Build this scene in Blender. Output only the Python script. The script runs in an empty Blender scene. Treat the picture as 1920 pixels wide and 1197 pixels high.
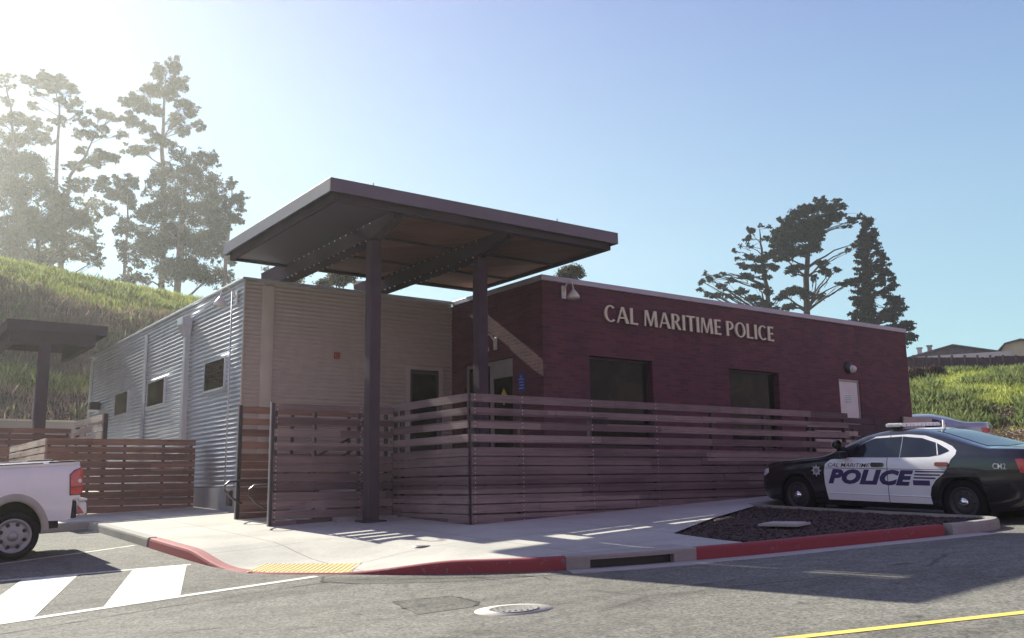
import bpy, bmesh, math, random
import numpy as np
from mathutils import Vector, Matrix, noise as mnoise
from mathutils.geometry import delaunay_2d_cdt
random.seed(7); RNG = np.random.default_rng(7)
sc = bpy.context.scene
C = sc.collection
rad = math.radians

# ------------------------------------------------------------------ camera
YAW, PITCH, ROLL, FOC = 0.63100, 0.17546, -0.01483, 1733.2
cp, sp, cy, sy = math.cos(PITCH), math.sin(PITCH), math.cos(YAW), math.sin(YAW)
f_ = Vector((sy*cp, cy*cp, sp)); r0 = Vector((cy, -sy, 0)); u0 = r0.cross(f_)
r_ = r0*math.cos(ROLL) + u0*math.sin(ROLL); u_ = -r0*math.sin(ROLL) + u0*math.cos(ROLL)
cam = bpy.data.cameras.new("camera"); cam_o = bpy.data.objects.new("camera", cam); C.objects.link(cam_o)
cam.sensor_width = 36; cam.lens = FOC/1920*36; cam.clip_start = 0.1; cam.clip_end = 3000
cam_o.matrix_world = Matrix(((r_.x, u_.x, -f_.x, 0), (r_.y, u_.y, -f_.y, 0), (r_.z, u_.z, -f_.z, 0), (0, 0, 0, 1)))
sc.camera = cam_o
sc.render.resolution_x, sc.render.resolution_y = 1024, 638

# ------------------------------------------------------------------ world, sun, exposure
SUN = Vector((-0.058, 1.0, 0.63)).normalized()
SUN_EL = math.asin(SUN.z); SUN_AZ = math.atan2(SUN.x, SUN.y)
SKYK = .40; SKY_N = (1.70, 2.52, 3.10); SKY_S_FILL = (2.65, 1.98, 2.5)
w = bpy.data.worlds.new("World"); sc.world = w; w.use_nodes = True
nt = w.node_tree; nt.nodes.clear()
out = nt.nodes.new("ShaderNodeOutputWorld"); bg = nt.nodes.new("ShaderNodeBackground")
sky = nt.nodes.new("ShaderNodeTexSky"); sky.sky_type = 'NISHITA'; sky.sun_disc = False
sky.sun_elevation = SUN_EL; sky.sun_rotation = SUN_AZ
sky.air_density = 1.15; sky.dust_density = .9; sky.ozone_density = 1.0; sky.altitude = 0
def vm(op, a, b):
    x = nt.nodes.new("ShaderNodeVectorMath"); x.operation = op
    for sock, v in ((x.inputs[0], a), (x.inputs[1], b)):
        if isinstance(v, tuple): sock.default_value = v
        else: nt.links.new(v, sock)
    return x.outputs[0]
# soften the glow round the sun, then tint: clear cyan-blue to the north, bright violet fill added to the south and overhead to lift the shade
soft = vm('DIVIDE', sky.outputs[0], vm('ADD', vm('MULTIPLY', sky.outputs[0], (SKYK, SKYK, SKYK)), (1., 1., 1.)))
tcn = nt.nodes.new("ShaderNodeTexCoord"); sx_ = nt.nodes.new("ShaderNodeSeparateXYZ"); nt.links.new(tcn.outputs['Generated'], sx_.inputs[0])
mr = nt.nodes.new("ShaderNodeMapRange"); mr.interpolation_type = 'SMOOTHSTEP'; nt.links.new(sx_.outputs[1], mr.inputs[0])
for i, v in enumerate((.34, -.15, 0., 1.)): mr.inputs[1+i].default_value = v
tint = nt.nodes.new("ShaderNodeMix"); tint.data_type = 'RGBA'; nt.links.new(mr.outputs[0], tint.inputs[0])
tint.inputs[6].default_value = (*SKY_N, 1); tint.inputs[7].default_value = (*SKY_S_FILL, 1)
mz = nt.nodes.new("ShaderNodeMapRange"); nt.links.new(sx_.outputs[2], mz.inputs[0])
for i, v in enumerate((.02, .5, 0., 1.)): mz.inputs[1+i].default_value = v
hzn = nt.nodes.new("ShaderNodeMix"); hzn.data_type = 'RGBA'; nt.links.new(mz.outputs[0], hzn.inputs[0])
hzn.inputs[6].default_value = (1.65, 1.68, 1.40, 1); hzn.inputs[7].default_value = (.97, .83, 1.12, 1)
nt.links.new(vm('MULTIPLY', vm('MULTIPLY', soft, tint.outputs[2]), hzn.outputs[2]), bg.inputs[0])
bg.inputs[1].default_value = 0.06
nt.links.new(bg.outputs[0], out.inputs[0])
sl = bpy.data.lights.new("sun", 'SUN'); sl.energy = 5.0; sl.angle = rad(0.53); sl.color = (1.0, 0.97, 0.84)
so = bpy.data.objects.new("sun", sl); C.objects.link(so)
so.rotation_euler = (-SUN).to_track_quat('-Z', 'Y').to_euler(); so.location = (0, 0, 40)
sc.view_settings.view_transform = 'Standard'; sc.view_settings.look = 'None'
sc.view_settings.exposure = 1.05; sc.view_settings.gamma = 1.0
try:
    sc.cycles.max_bounces = 8; sc.cycles.transparent_max_bounces = 24; sc.cycles.use_denoising = True
except Exception: pass

# ------------------------------------------------------------------ pixel helpers (photo measurements -> world points at a stated real distance)
def ray(x, y): return f_ + r_*((x-960)/FOC) - u_*((y-598.5)/FOC)
def at_d(x, y, d): return ray(x, y)*d
def ss(a, b, x):
    t = min(1, max(0, (x-a)/(b-a))); return t*t*(3-2*t)
def lerp(a, b, t): return a+(b-a)*t
def interp(x, xs, ys): return float(np.interp(x, xs, ys))

# ------------------------------------------------------------------ ground heights (the lot climbs away, the street climbs to the right; they meet in the gutter)
def G(X, Y):
    X = min(46, max(-30, X)); Y = min(44, max(-14, Y))
    a = -1.6+.042*X+.037*Y; b = -1.081+.035*X-.02*Y
    return .5*(a+b+math.sqrt((a-b)**2+.0009))
def KH(X, Y):
    d = math.hypot(X-4.4, Y-10.8); return .13*ss(.75, 2.3, d)
def WALK(X, Y): return G(X, Y)+KH(X, Y)
def azr(X, Y): return math.degrees(math.atan2(X, Y)), math.hypot(X, Y)
_cr = [(-260, 467), (-100, 484), (0, 490), (100, 512), (200, 533), (300, 551), (370, 565), (460, 585), (700, 660), (1000, 720), (1300, 725), (1560, 712), (1690, 706), (1800, 702), (1920, 700), (2100, 690)]
_caz = []; _cel = []
for (x, y) in _cr:
    d = ray(x, y); _caz.append(math.degrees(math.atan2(d.x, d.y))); _cel.append(d.z/math.hypot(d.x, d.y))
_caz = [-60] + _caz + [100]; _cel = [.02] + _cel + [.02]
_ta = [-60, 5, 20, 36, 55, 66, 100]; _tr = [60, 40, 43, 52, 47, 45, 60]
_ra = [-60, 5, 20, 36, 55, 66, 100]; _rr = [110, 68, 70, 76, 66, 62, 110]
def HILL(X, Y):
    az, r = azr(X, Y); g = G(X, Y)
    if az < -60 or az > 100: return g
    rt = interp(az, _ta, _tr); rc = interp(az, _ra, _rr); e = interp(az, _caz, _cel)
    if r < rt: return g
    sx, cx_ = math.sin(math.radians(az)), math.cos(math.radians(az))
    g0 = G(sx*rt, cx_*rt)
    zc = e*rc
    if r < rc:
        t = (r-rt)/(rc-rt); t2 = .75*t+.25*t*t*(3-2*t)
        z = lerp(g0, zc, t2)
        z += mnoise.noise(Vector((X*.12, Y*.12, 0)))*.7*math.sin(math.pi*t)+mnoise.noise(Vector((X*.5, Y*.5, 3)))*.22*min(1, 4*t*(1.05-t))
    else:
        z = zc + (r-rc)*.01
    return z

# ------------------------------------------------------------------ mesh helpers
def link(o, parent=None):
    C.objects.link(o)
    if parent is not None: o.parent = parent
    return o
class MB:
    def __init__(s): s.v = []; s.f = []; s.sm = []
    def add(s, vs, fs, smooth=False):
        n = len(s.v); s.v += [tuple(v) for v in vs]; s.f += [tuple(i+n for i in f) for f in fs]; s.sm += [smooth]*len(fs)
    def box(s, a, b, M=None):
        (x0, y0, z0), (x1, y1, z1) = a, b
        vs = [Vector(p) for p in ((x0,y0,z0),(x1,y0,z0),(x1,y1,z0),(x0,y1,z0),(x0,y0,z1),(x1,y0,z1),(x1,y1,z1),(x0,y1,z1))]
        if M is not None: vs = [M @ v for v in vs]
        s.add(vs, [(0,3,2,1),(4,5,6,7),(0,1,5,4),(1,2,6,5),(2,3,7,6),(3,0,4,7)])
    def beam(s, p, q, wd, ht, up=Vector((0, 0, 1))):
        p, q = Vector(p), Vector(q); d = (q-p).normalized(); sd = d.cross(up).normalized(); u = sd.cross(d)
        vs = []
        for c in (p, q):
            for a, b in ((-1,-1),(1,-1),(1,1),(-1,1)): vs.append(c+sd*a*wd/2+u*b*ht/2)
        s.add(vs, [(0,1,2,3),(7,6,5,4),(0,4,5,1),(1,5,6,2),(2,6,7,3),(3,7,4,0)])
    def tube(s, pts, rs, n=8, cap=True):
        pts = [Vector(p) for p in pts]
        if not hasattr(rs, '__len__'): rs = [rs]*len(pts)
        vs = []; fs = []
        up = Vector((0, 0, 1))
        for i, p in enumerate(pts):
            d = (pts[min(i+1, len(pts)-1)]-pts[max(i-1, 0)])
            if d.length < 1e-9: d = Vector((0, 0, 1))
            d.normalize(); ref = up if abs(d.z) < .95 else Vector((1, 0, 0))
            a = d.cross(ref).normalized(); b = d.cross(a)
            for k in range(n):
                t = 2*math.pi*k/n; vs.append(p+(a*math.cos(t)+b*math.sin(t))*rs[i])
        for i in range(len(pts)-1):
            for k in range(n):
                k2 = (k+1) % n; fs.append((i*n+k, i*n+k2, (i+1)*n+k2, (i+1)*n+k))
        if cap: fs.append(tuple(range(n))[::-1]); fs.append(tuple((len(pts)-1)*n+k for k in range(n)))
        s.add(vs, fs, True)
    def lathe(s, prof, c, axis='Y', n=32, M=None):
        vs = []; fs = []; m = len(prof)
        for k in range(n):
            t = 2*math.pi*k/n
            for (rr, h) in prof:
                if axis == 'Y': v = Vector((rr*math.cos(t), h, rr*math.sin(t)))
                elif axis == 'X': v = Vector((h, rr*math.cos(t), rr*math.sin(t)))
                else: v = Vector((rr*math.cos(t), rr*math.sin(t), h))
                v = v+Vector(c)
                if M is not None: v = M @ v
                vs.append(v)
        for k in range(n):
            k2 = (k+1) % n
            for j in range(m-1): fs.append((k*m+j, k*m+j+1, k2*m+j+1, k2*m+j))
        s.add(vs, fs, True)
    def build(s, name, mat=None, parent=None, bevel=0, sharp=None):
        me = bpy.data.meshes.new(name); me.from_pydata(s.v, [], s.f)
        me.polygons.foreach_set('use_smooth', s.sm)
        if mat is not None: me.materials.append(mat)
        me.update()
        bm = bmesh.new(); bm.from_mesh(me); bmesh.ops.recalc_face_normals(bm, faces=bm.faces); bm.to_mesh(me); bm.free()
        o = bpy.data.objects.new(name, me); link(o, parent)
        if bevel:
            md = o.modifiers.new('b', 'BEVEL'); md.width = bevel; md.segments = 2; md.limit_method = 'ANGLE'
        return o
def tag(o, label=None, cat=None, group=None, kind=None):
    for k, v in (('label', label), ('category', cat), ('group', group), ('kind', kind)):
        if v: o[k] = v
    return o
def thing(name, label, cat, loc=(0, 0, 0), rz=0, group=None):
    o = bpy.data.objects.new(name, None); o.empty_display_size = .2
    o.location = loc; o.rotation_euler = (0, 0, rz); C.objects.link(o); bpy.context.view_layer.update()
    return tag(o, label, cat, group)
def inpoly(x, y, P):
    c = False; j = len(P)-1
    for i in range(len(P)):
        if (P[i][1] > y) != (P[j][1] > y) and x < (P[j][0]-P[i][0])*(y-P[i][1])/(P[j][1]-P[i][1])+P[i][0]: c = not c
        j = i
    return c
def tri(P, step):
    """triangulate polygon P with interior points every step"""
    B = []
    for i in range(len(P)):
        a, b = P[i], P[(i+1) % len(P)]; n = max(1, int(math.hypot(b[0]-a[0], b[1]-a[1])/step))
        for k in range(n): B.append((lerp(a[0], b[0], k/n), lerp(a[1], b[1], k/n)))
    m = len(B); xs = [p[0] for p in B]; ys = [p[1] for p in B]; pts = list(B)
    bx = np.array(B)
    gx = np.arange(min(xs)+step*.5, max(xs), step); gy = np.arange(min(ys)+step*.5, max(ys), step)
    for x in gx:
        for y in gy:
            if inpoly(x, y, P) and np.min((bx[:, 0]-x)**2+(bx[:, 1]-y)**2) > (step*.4)**2: pts.append((x, y))
    r = delaunay_2d_cdt([Vector(p) for p in pts], [(i, (i+1) % m) for i in range(m)], [], 1, 1e-6)
    return [tuple(v) for v in r[0]], [tuple(f) for f in r[2]]
def sheet(name, P, hf, mat, step=.5, parent=None, skirt=0):
    vs, fs = tri(P, step)
    b = MB(); b.add([(x, y, hf(x, y)) for x, y in vs], fs, True)
    me = bpy.data.meshes.new(name); me.from_pydata(b.v, [], b.f); me.materials.append(mat); me.update()
    bm = bmesh.new(); bm.from_mesh(me)
    for f in bm.faces:
        f.normal_update()
        if f.normal.z < 0: f.normal_flip()
    if skirt:
        be = [e for e in bm.edges if e.is_boundary]
        r = bmesh.ops.extrude_edge_only(bm, edges=be)
        for v in [g for g in r['geom'] if isinstance(g, bmesh.types.BMVert)]: v.co.z -= skirt
    bm.to_mesh(me); bm.free()
    return link(bpy.data.objects.new(name, me), parent)
def struct(o): o['kind'] = 'structure'; return o
def join(a, b):
    bm = bmesh.new(); bm.from_mesh(a.data); k = len(a.data.materials); n0 = len(bm.faces); bm.from_mesh(b.data); bm.faces.ensure_lookup_table()
    for f in bm.faces[n0:]: f.material_index = k
    bm.to_mesh(a.data); bm.free(); a.data.materials.append(b.data.materials[0]); bpy.data.objects.remove(b)
def tris_mesh(name, V, F, mat, parent=None, smooth=False):
    """fast numpy mesh: V (n,3), F (m,k)"""
    me = bpy.data.meshes.new(name); m, k = F.shape
    me.vertices.add(len(V)); me.vertices.foreach_set('co', V.astype(np.float32).ravel())
    me.loops.add(m*k); me.loops.foreach_set('vertex_index', F.astype(np.int32).ravel())
    me.polygons.add(m); me.polygons.foreach_set('loop_start', (np.arange(m)*k).astype(np.int32))
    try: me.polygons.foreach_set('loop_total', np.full(m, k, dtype=np.int32))
    except Exception: pass
    me.update(calc_edges=True); me.materials.append(mat)
    return link(bpy.data.objects.new(name, me), parent)

# ------------------------------------------------------------------ materials
def srgb(r, g, b):
    return tuple((c/255/12.92 if c/255 <= .04045 else ((c/255+.055)/1.055)**2.4) for c in (r, g, b))
class N:
    def __init__(s, name):
        s.m = bpy.data.materials.new(name); s.m.use_nodes = True; s.t = s.m.node_tree; s.t.nodes.clear()
        s.out = s.n("ShaderNodeOutputMaterial"); s.p = s.n("ShaderNodeBsdfPrincipled"); s.l(s.p.outputs[0], s.out.inputs[0])
        s.tc = s.n("ShaderNodeTexCoord")
    def n(s, t, **k):
        x = s.t.nodes.new(t)
        for a, b in k.items(): setattr(x, a, b)
        return x
    def l(s, a, b): s.t.links.new(a, b)
    def noise(s, scale, detail=4, rough=.55, vec=None, dist=0):
        x = s.n("ShaderNodeTexNoise"); x.inputs['Scale'].default_value = scale; x.inputs['Detail'].default_value = detail
        x.inputs['Roughness'].default_value = rough; x.inputs['Distortion'].default_value = dist
        s.l(vec if vec is not None else s.tc.outputs['Object'], x.inputs['Vector']); return x.outputs['Fac']
    def ramp(s, fac, stops):
        x = s.n("ShaderNodeValToRGB"); e = x.color_ramp.elements
        while len(e) < len(stops): e.new(.5)
        for i, (p, c) in enumerate(stops):
            e[i].position = p; c = c if hasattr(c, '__len__') else (c, c, c); e[i].color = (*c[:3], 1)
        s.l(fac, x.inputs[0]); return x.outputs[0]
    def mix(s, a, b, fac, mode='MIX'):
        x = s.n("ShaderNodeMix", data_type='RGBA', blend_type=mode)
        for sock, v in ((x.inputs[0], fac), (x.inputs[6], a), (x.inputs[7], b)):
            if isinstance(v, (int, float)): sock.default_value = v
            elif isinstance(v, tuple): sock.default_value = (*v[:3], 1)
            else: s.l(v, sock)
        return x.outputs[2]
    def math(s, op, a, b=0.):
        x = s.n("ShaderNodeMath", operation=op)
        for sock, v in ((x.inputs[0], a), (x.inputs[1], b)):
            if isinstance(v, (int, float)): sock.default_value = v
            else: s.l(v, sock)
        return x.outputs[0]
    def mapping(s, scale=(1, 1, 1), rot=(0, 0, 0)):
        x = s.n("ShaderNodeMapping"); x.inputs['Scale'].default_value = scale; x.inputs['Rotation'].default_value = rot
        s.l(s.tc.outputs['Object'], x.inputs[0]); return x.outputs[0]
    def col(s, v):
        if isinstance(v, tuple): s.p.inputs['Base Color'].default_value = (*v[:3], 1)
        else: s.l(v, s.p.inputs['Base Color'])
    def set(s, **k):
        for a, b in k.items():
            key = a.replace('_', ' ')
            if isinstance(b, (int, float)): s.p.inputs[key].default_value = b
            else: s.l(b, s.p.inputs[key])
    def bump(s, h, strength=.3, dist=.02):
        x = s.n("ShaderNodeBump"); x.inputs['Strength'].default_value = strength; x.inputs['Distance'].default_value = dist
        s.l(h, x.inputs['Height']); s.l(x.outputs[0], s.p.inputs['Normal'])
def simple(name, c, rough=.6, metal=0., var=.12, vs=3., bump=0., bs=40., spec=.5, coat=0.):
    n = N(name); f = n.noise(vs, 5)
    lo = tuple(x*(1-var) for x in c); hi = tuple(min(1, x*(1+var)) for x in c)
    n.col(n.ramp(f, [(.3, lo), (.7, hi)])); n.set(Roughness=rough, Metallic=metal); n.p.inputs['Specular IOR Level'].default_value = spec
    if coat: n.p.inputs['Coat Weight'].default_value = coat; n.p.inputs['Coat Roughness'].default_value = .05
    if bump: n.bump(n.noise(bs, 3), bump, .01)
    return n.m
def m_asphalt(name='asphalt', base=.17):
    n = N(name); big = n.noise(.35, 5, .6); mid = n.noise(4, 5, .6)
    v = n.n("ShaderNodeTexVoronoi"); v.inputs['Scale'].default_value = 45; n.l(n.tc.outputs['Object'], v.inputs['Vector'])
    fine = n.noise(26, 3, .7)
    c = n.ramp(big, [(.3, (base*.82, base*.77, base*.66)), (.7, (base*1.18, base*1.13, base*.97))])
    c = n.mix(c, n.ramp(mid, [(.35, .80), (.65, 1.12)]), .8, 'MULTIPLY')
    c = n.mix(c, n.ramp(v.outputs['Color'], [(.1, .55), (.5, 1.0), (.95, 1.5)]), .75, 'MULTIPLY')
    c = n.mix(c, n.ramp(fine, [(.36, .5), (.46, 1.0), (.7, 1.1)]), .8, 'MULTIPLY')
    st = n.noise(.9, 3, .5, n.mapping((.35, 1.6, 1), (0, 0, .25)))
    c = n.mix(c, n.ramp(st, [(.33, .72), (.45, 1.0), (.7, 1.06)]), .8, 'MULTIPLY')
    sp2 = n.noise(2.6, 2, .4); c = n.mix(c, n.ramp(sp2, [(.24, .45), (.29, 1.0)]), .7, 'MULTIPLY')
    # hairline cracks
    cr = n.n("ShaderNodeTexVoronoi", feature='DISTANCE_TO_EDGE'); cr.inputs['Scale'].default_value = .33
    wv = n.n("ShaderNodeMix", data_type='RGBA'); wv.inputs[0].default_value = .12
    n.l(n.tc.outputs['Object'], wv.inputs[6]); nz = n.n("ShaderNodeTexNoise"); nz.inputs['Scale'].default_value = 2.0; nz.inputs['Detail'].default_value = 6
    n.l(n.tc.outputs['Object'], nz.inputs['Vector']); n.l(nz.outputs['Color'], wv.inputs[7]); n.l(wv.outputs[2], cr.inputs['Vector'])
    crk = n.ramp(cr.outputs['Distance'], [(0.0, .45), (.006, .6), (.012, 1.0)])
    c = n.mix(c, crk, n.ramp(n.noise(.5, 2), [(.5, 0.), (.6, .8)]), 'MULTIPLY')
    n.col(c); n.set(Roughness=.9); n.p.inputs['Specular IOR Level'].default_value = .2
    n.bump(fine, .5, .012); return n.m
def m_concrete(name, base=(.52, .50, .44), joints=True, stain=.15):
    n = N(name); a = n.noise(.8, 6, .6); b = n.noise(18, 4)
    c = n.ramp(a, [(.3, tuple(x*(1-stain) for x in base)), (.7, tuple(x*1.06 for x in base))])
    c = n.mix(c, n.ramp(b, [(.3, .92), (.7, 1.05)]), 1., 'MULTIPLY')
    if joints:
        sp_ = n.n("ShaderNodeSeparateXYZ"); n.l(n.mapping(rot=(0, 0, 0)), sp_.inputs[0])
        for ax, per, off in ((0, 2.2, .45), (1, 1.85, .3)):
            q = n.math('ADD', sp_.outputs[ax], off+100); q = n.math('MODULO', q, per); q = n.math('LESS_THAN', q, .018)
            c = n.mix(c, tuple(x*.45 for x in base), q)
    n.col(c); n.set(Roughness=.85); n.p.inputs['Specular IOR Level'].default_value = .25; n.bump(b, .15, .005); return n.m
def m_brick(name):
    n = N(name); s_ = n.n("ShaderNodeSeparateXYZ"); n.l(n.tc.outputs['Object'], s_.inputs[0])
    u = n.math('ADD', s_.outputs[0], s_.outputs[1]); cb = n.n("ShaderNodeCombineXYZ"); n.l(u, cb.inputs[0]); n.l(s_.outputs[2], cb.inputs[1])
    b = n.n("ShaderNodeTexBrick"); n.l(cb.outputs[0], b.inputs['Vector']); b.inputs['Scale'].default_value = 1
    b.inputs['Brick Width'].default_value = .30; b.inputs['Row Height'].default_value = .075; b.inputs['Mortar Size'].default_value = .007
    b.inputs['Mortar Smooth'].default_value = .2; b.inputs['Bias'].default_value = 0
    b.inputs['Color1'].default_value = (.150, .058, .066, 1); b.inputs['Color2'].default_value = (.095, .041, .055, 1); b.inputs['Mortar'].default_value = (.105, .066, .074, 1)
    nz = n.noise(2.2, 5, .6); c = n.mix(b.outputs['Color'], n.ramp(nz, [(.3, (.88, .88, 1.0)), (.7, (1.14, 1.03, 1.0))]), 1., 'MULTIPLY')
    vs_ = n.noise(1.0, 5, .6, n.mapping((1.6, 1.6, .12))); c = n.mix(c, n.ramp(vs_, [(.35, .86), (.6, 1.05)]), .6, 'MULTIPLY')
    n.col(c); n.set(Roughness=.85); n.p.inputs['Specular IOR Level'].default_value = .25
    h = n.math('SUBTRACT', 1.0, b.outputs['Fac']); h2 = n.math('ADD', h, n.math('MULTIPLY', n.noise(30, 4), .4)); n.bump(h2, .55, .012); return n.m
def m_wood(name, c1, c2, axis='u', rough=.8, knots=True):
    """boards: grain stretched along the run; tone changes board to board"""
    n = N(name); s_ = n.n("ShaderNodeSeparateXYZ"); n.l(n.tc.outputs['Object'], s_.inputs[0])
    u = n.math('ADD', s_.outputs[0], s_.outputs[1])
    cb = n.n("ShaderNodeCombineXYZ"); n.l(n.math('MULTIPLY', u, 1.2), cb.inputs[0]); n.l(n.math('MULTIPLY', s_.outputs[2], 26), cb.inputs[1])
    gr = n.noise(1.6, 6, .65, cb.outputs[0], .6)
    rowi = n.math('FLOOR', n.math('DIVIDE', n.math('ADD', s_.outputs[2], 20), .1555)); ui = n.math('FLOOR', n.math('DIVIDE', n.math('ADD', u, n.math('MULTIPLY', rowi, 1.37)), 2.9))
    wn = n.n("ShaderNodeTexWhiteNoise", noise_dimensions='2D'); c2b = n.n("ShaderNodeCombineXYZ"); n.l(rowi, c2b.inputs[0]); n.l(ui, c2b.inputs[1]); n.l(c2b.outputs[0], wn.inputs['Vector'])
    c = n.mix(c1, c2, wn.outputs['Value']); c = n.mix(c, n.ramp(gr, [(.3, .62), (.5, 1.0), (.72, 1.25)]), .85, 'MULTIPLY')
    c = n.mix(c, n.ramp(n.noise(1.1, 4), [(.35, (.8, .78, .8)), (.65, (1.15, 1.1, 1.05))]), .8, 'MULTIPLY')
    n.col(c); n.set(Roughness=rough); n.p.inputs['Specular IOR Level'].default_value = .3; n.bump(gr, .35, .006); return n.m
def m_leaf(name, c1, c2, tr=.45, scale=.35):
    n = N(name); f = n.noise(scale, 4, .6)
    oi = n.n("ShaderNodeTexWhiteNoise", noise_dimensions='3D'); geo = n.n("ShaderNodeNewGeometry")
    sn = n.n("ShaderNodeVectorMath", operation='SNAP'); sn.inputs[1].default_value = (.5, .5, .5); n.l(n.tc.outputs['Object'], sn.inputs[0]); n.l(sn.outputs[0], oi.inputs['Vector'])
    ff = n.math('ADD', n.math('MULTIPLY', f, .8), n.math('MULTIPLY', oi.outputs['Value'], .25))
    c = n.ramp(ff, [(.3, c1), (.75, c2)])
    d = n.n("ShaderNodeBsdfDiffuse"); t = n.n("ShaderNodeBsdfTranslucent"); m = n.n("ShaderNodeMixShader"); m.inputs[0].default_value = tr
    n.l(c, d.inputs[0]); n.l(c, t.inputs[0]); n.l(d.outputs[0], m.inputs[1]); n.l(t.outputs[0], m.inputs[2]); n.l(m.outputs[0], n.out.inputs[0])
    n.t.nodes.remove(n.p); return n.m
def m_glass(name, c=(.012, .012, .016), rough=.06, spec=.5):
    n = N(name); n.col(n.ramp(n.noise(1.3, 4, .6, None, 1.2), [(.3, tuple(x*.5 for x in c)), (.5, c), (.62, (c[0]*1.6, c[1]*1.9, c[2]*1.1)), (.75, (c[0]*2.4, c[1]*1.3, c[2]))])); n.set(Roughness=rough); n.p.inputs['Specular IOR Level'].default_value = spec  # green and brown blotches painted into the base colour as reflected trees
    n.bump(n.noise(1.5, 2), .03, .05); return n.m
def m_paint(name, c, coat=.5, rough=.35, dirt=.06):
    n = N(name); f = n.noise(2.5, 4); n.col(n.ramp(f, [(.35, tuple(x*(1-dirt) for x in c)), (.65, c)])); n.set(Roughness=rough)
    n.p.inputs['Coat Weight'].default_value = coat; n.p.inputs['Coat Roughness'].default_value = .04; return n.m
def m_marking(name, c, wear=.45, lo=.34, under=None):
    n = N(name); f = n.noise(14, 5, .7); g = n.noise(1.2, 4)
    k = n.math('ADD', n.math('MULTIPLY', f, .6), n.math('MULTIPLY', g, .4))
    n.col(n.ramp(k, [(lo, under or tuple(x*wear for x in c)), (lo+.05, tuple(x*.88 for x in c)), (.7, c)])); n.set(Roughness=.8); n.bump(f, .2, .004); return n.m
M = {}
M['asphalt'] = m_asphalt()
M['patch'] = m_asphalt('asphalt_patch', .12)
M['tar'] = simple('tar', (.035, .03, .03), .8, var=.3, vs=12)
M['walk'] = m_concrete('sidewalk_concrete', (.50, .48, .42), True, .24)
M['kerb'] = m_concrete('kerb_concrete', (.34, .32, .29), False, .25)
M['gutter'] = m_concrete('gutter_concrete', (.40, .37, .34), False, .2)
M['plinth'] = m_concrete('plinth_concrete', (.30, .28, .28), False, .2)
M['redkerb'] = m_marking('red_kerb_paint', (.29, .045, .052), .5, .38, (.22, .12, .12))
M['white'] = m_marking('white_road_paint', (.64, .64, .55), .45, .40, (.30, .28, .24))
M['yellow'] = m_marking('yellow_road_paint', (.80, .60, .12), .6)
M['tactile'] = m_marking('tactile_yellow', (.68, .52, .20), .7)
M['brick'] = m_brick('maroon_brick')
M['steel'] = simple('galvanised_steel', (.52, .54, .59), .33, .8, .12, 1.4, .0, 12)
M['steel_trim'] = simple('galvanised_trim', (.55, .56, .58), .4, .7, .1, 2)
M['siding'] = simple('bronze_siding', (.46, .405, .37), .6, .1, .10, .5)
M['siding_trim'] = simple('siding_trim', (.50, .46, .40), .5, .1, .1, 2)
M['coping'] = simple('coping_metal', (.40, .38, .42), .45, .3, .08, 2)
M['canopy'] = simple('canopy_steel_paint', (.075, .058, .068), .9, 0, .15, 1.2, .0, 20, .0)
M['canopy_col'] = simple('column_steel_paint', (.075, .052, .068), .8, 0, .15, 1.5, .06, 20, .1)
M['fascia'] = simple('fascia_metal', (.135, .115, .135), .45, .25, .12, 1.0)
M['deckwood'] = m_wood('soffit_boards', (.20, .10, .065), (.12, .06, .05))
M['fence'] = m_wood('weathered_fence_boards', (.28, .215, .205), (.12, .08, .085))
M['fence_l'] = m_wood('pale_boards', (.50, .43, .36), (.30, .22, .18))  # on sun-facing runs the sunlight is put into this paler colour
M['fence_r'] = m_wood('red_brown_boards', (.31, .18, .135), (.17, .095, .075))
M['post'] = simple('dark_steel_post', (.05, .038, .045), .5, .3, .15, 4)
M['screw'] = simple('zinc_screw', (.8, .8, .78), .3, .9, .05)
M['glass'] = m_glass('window_glass', (.017, .015, .013), .08, .12)
M['glass_warm'] = m_glass('warm_window_glass', (.020, .010, .010), .1, .2)
M['door_w'] = simple('door_paint', (.68, .64, .62), .5, 0, .06, 2)
M['frame_l'] = simple('aluminium_frame', (.32, .29, .29), .45, .4, .08, 4)
M['frame_d'] = simple('dark_frame', (.05, .035, .04), .5, .1, .1, 4)
M['lampwhite'] = simple('lamp_enamel', (.68, .67, .62), .4, 0, .06, 6)
M['lampblack'] = simple('lamp_black', (.02, .016, .02), .4, 0, .1, 6)
M['lens'] = simple('frosted_lens', (.62, .62, .60), .25, 0, .06, 8)
M['letter'] = simple('letter_metal', (.66, .62, .46), .5, .1, .08, 3)
M['red'] = simple('fire_red', (.30, .05, .05), .5)
M['blue'] = simple('sign_blue', (.03, .04, .20), .5)
M['signwhite'] = simple('sign_white', (.7, .72, .7), .5)
M['signgreen'] = simple('sign_green', (.25, .45, .38), .5)
M['yel'] = simple('sign_yellow', (.55, .42, .05), .5)
M['mulch'] = simple('bark_mulch', (.052, .030, .027), .95, 0, .5, 30, .8, 90)
M['roofing'] = simple('roof_membrane', (.30, .29, .29), .8, 0, .15, 2)
M['deck'] = m_concrete('landing_concrete', (.3, .28, .27), False)
M['iron'] = simple('cast_iron', (.21, .20, .19), .6, .4, .25, 18, .4, 60)
M['rail'] = simple('handrail_steel', (.10, .085, .09), .35, .7, .1, 6)

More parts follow.
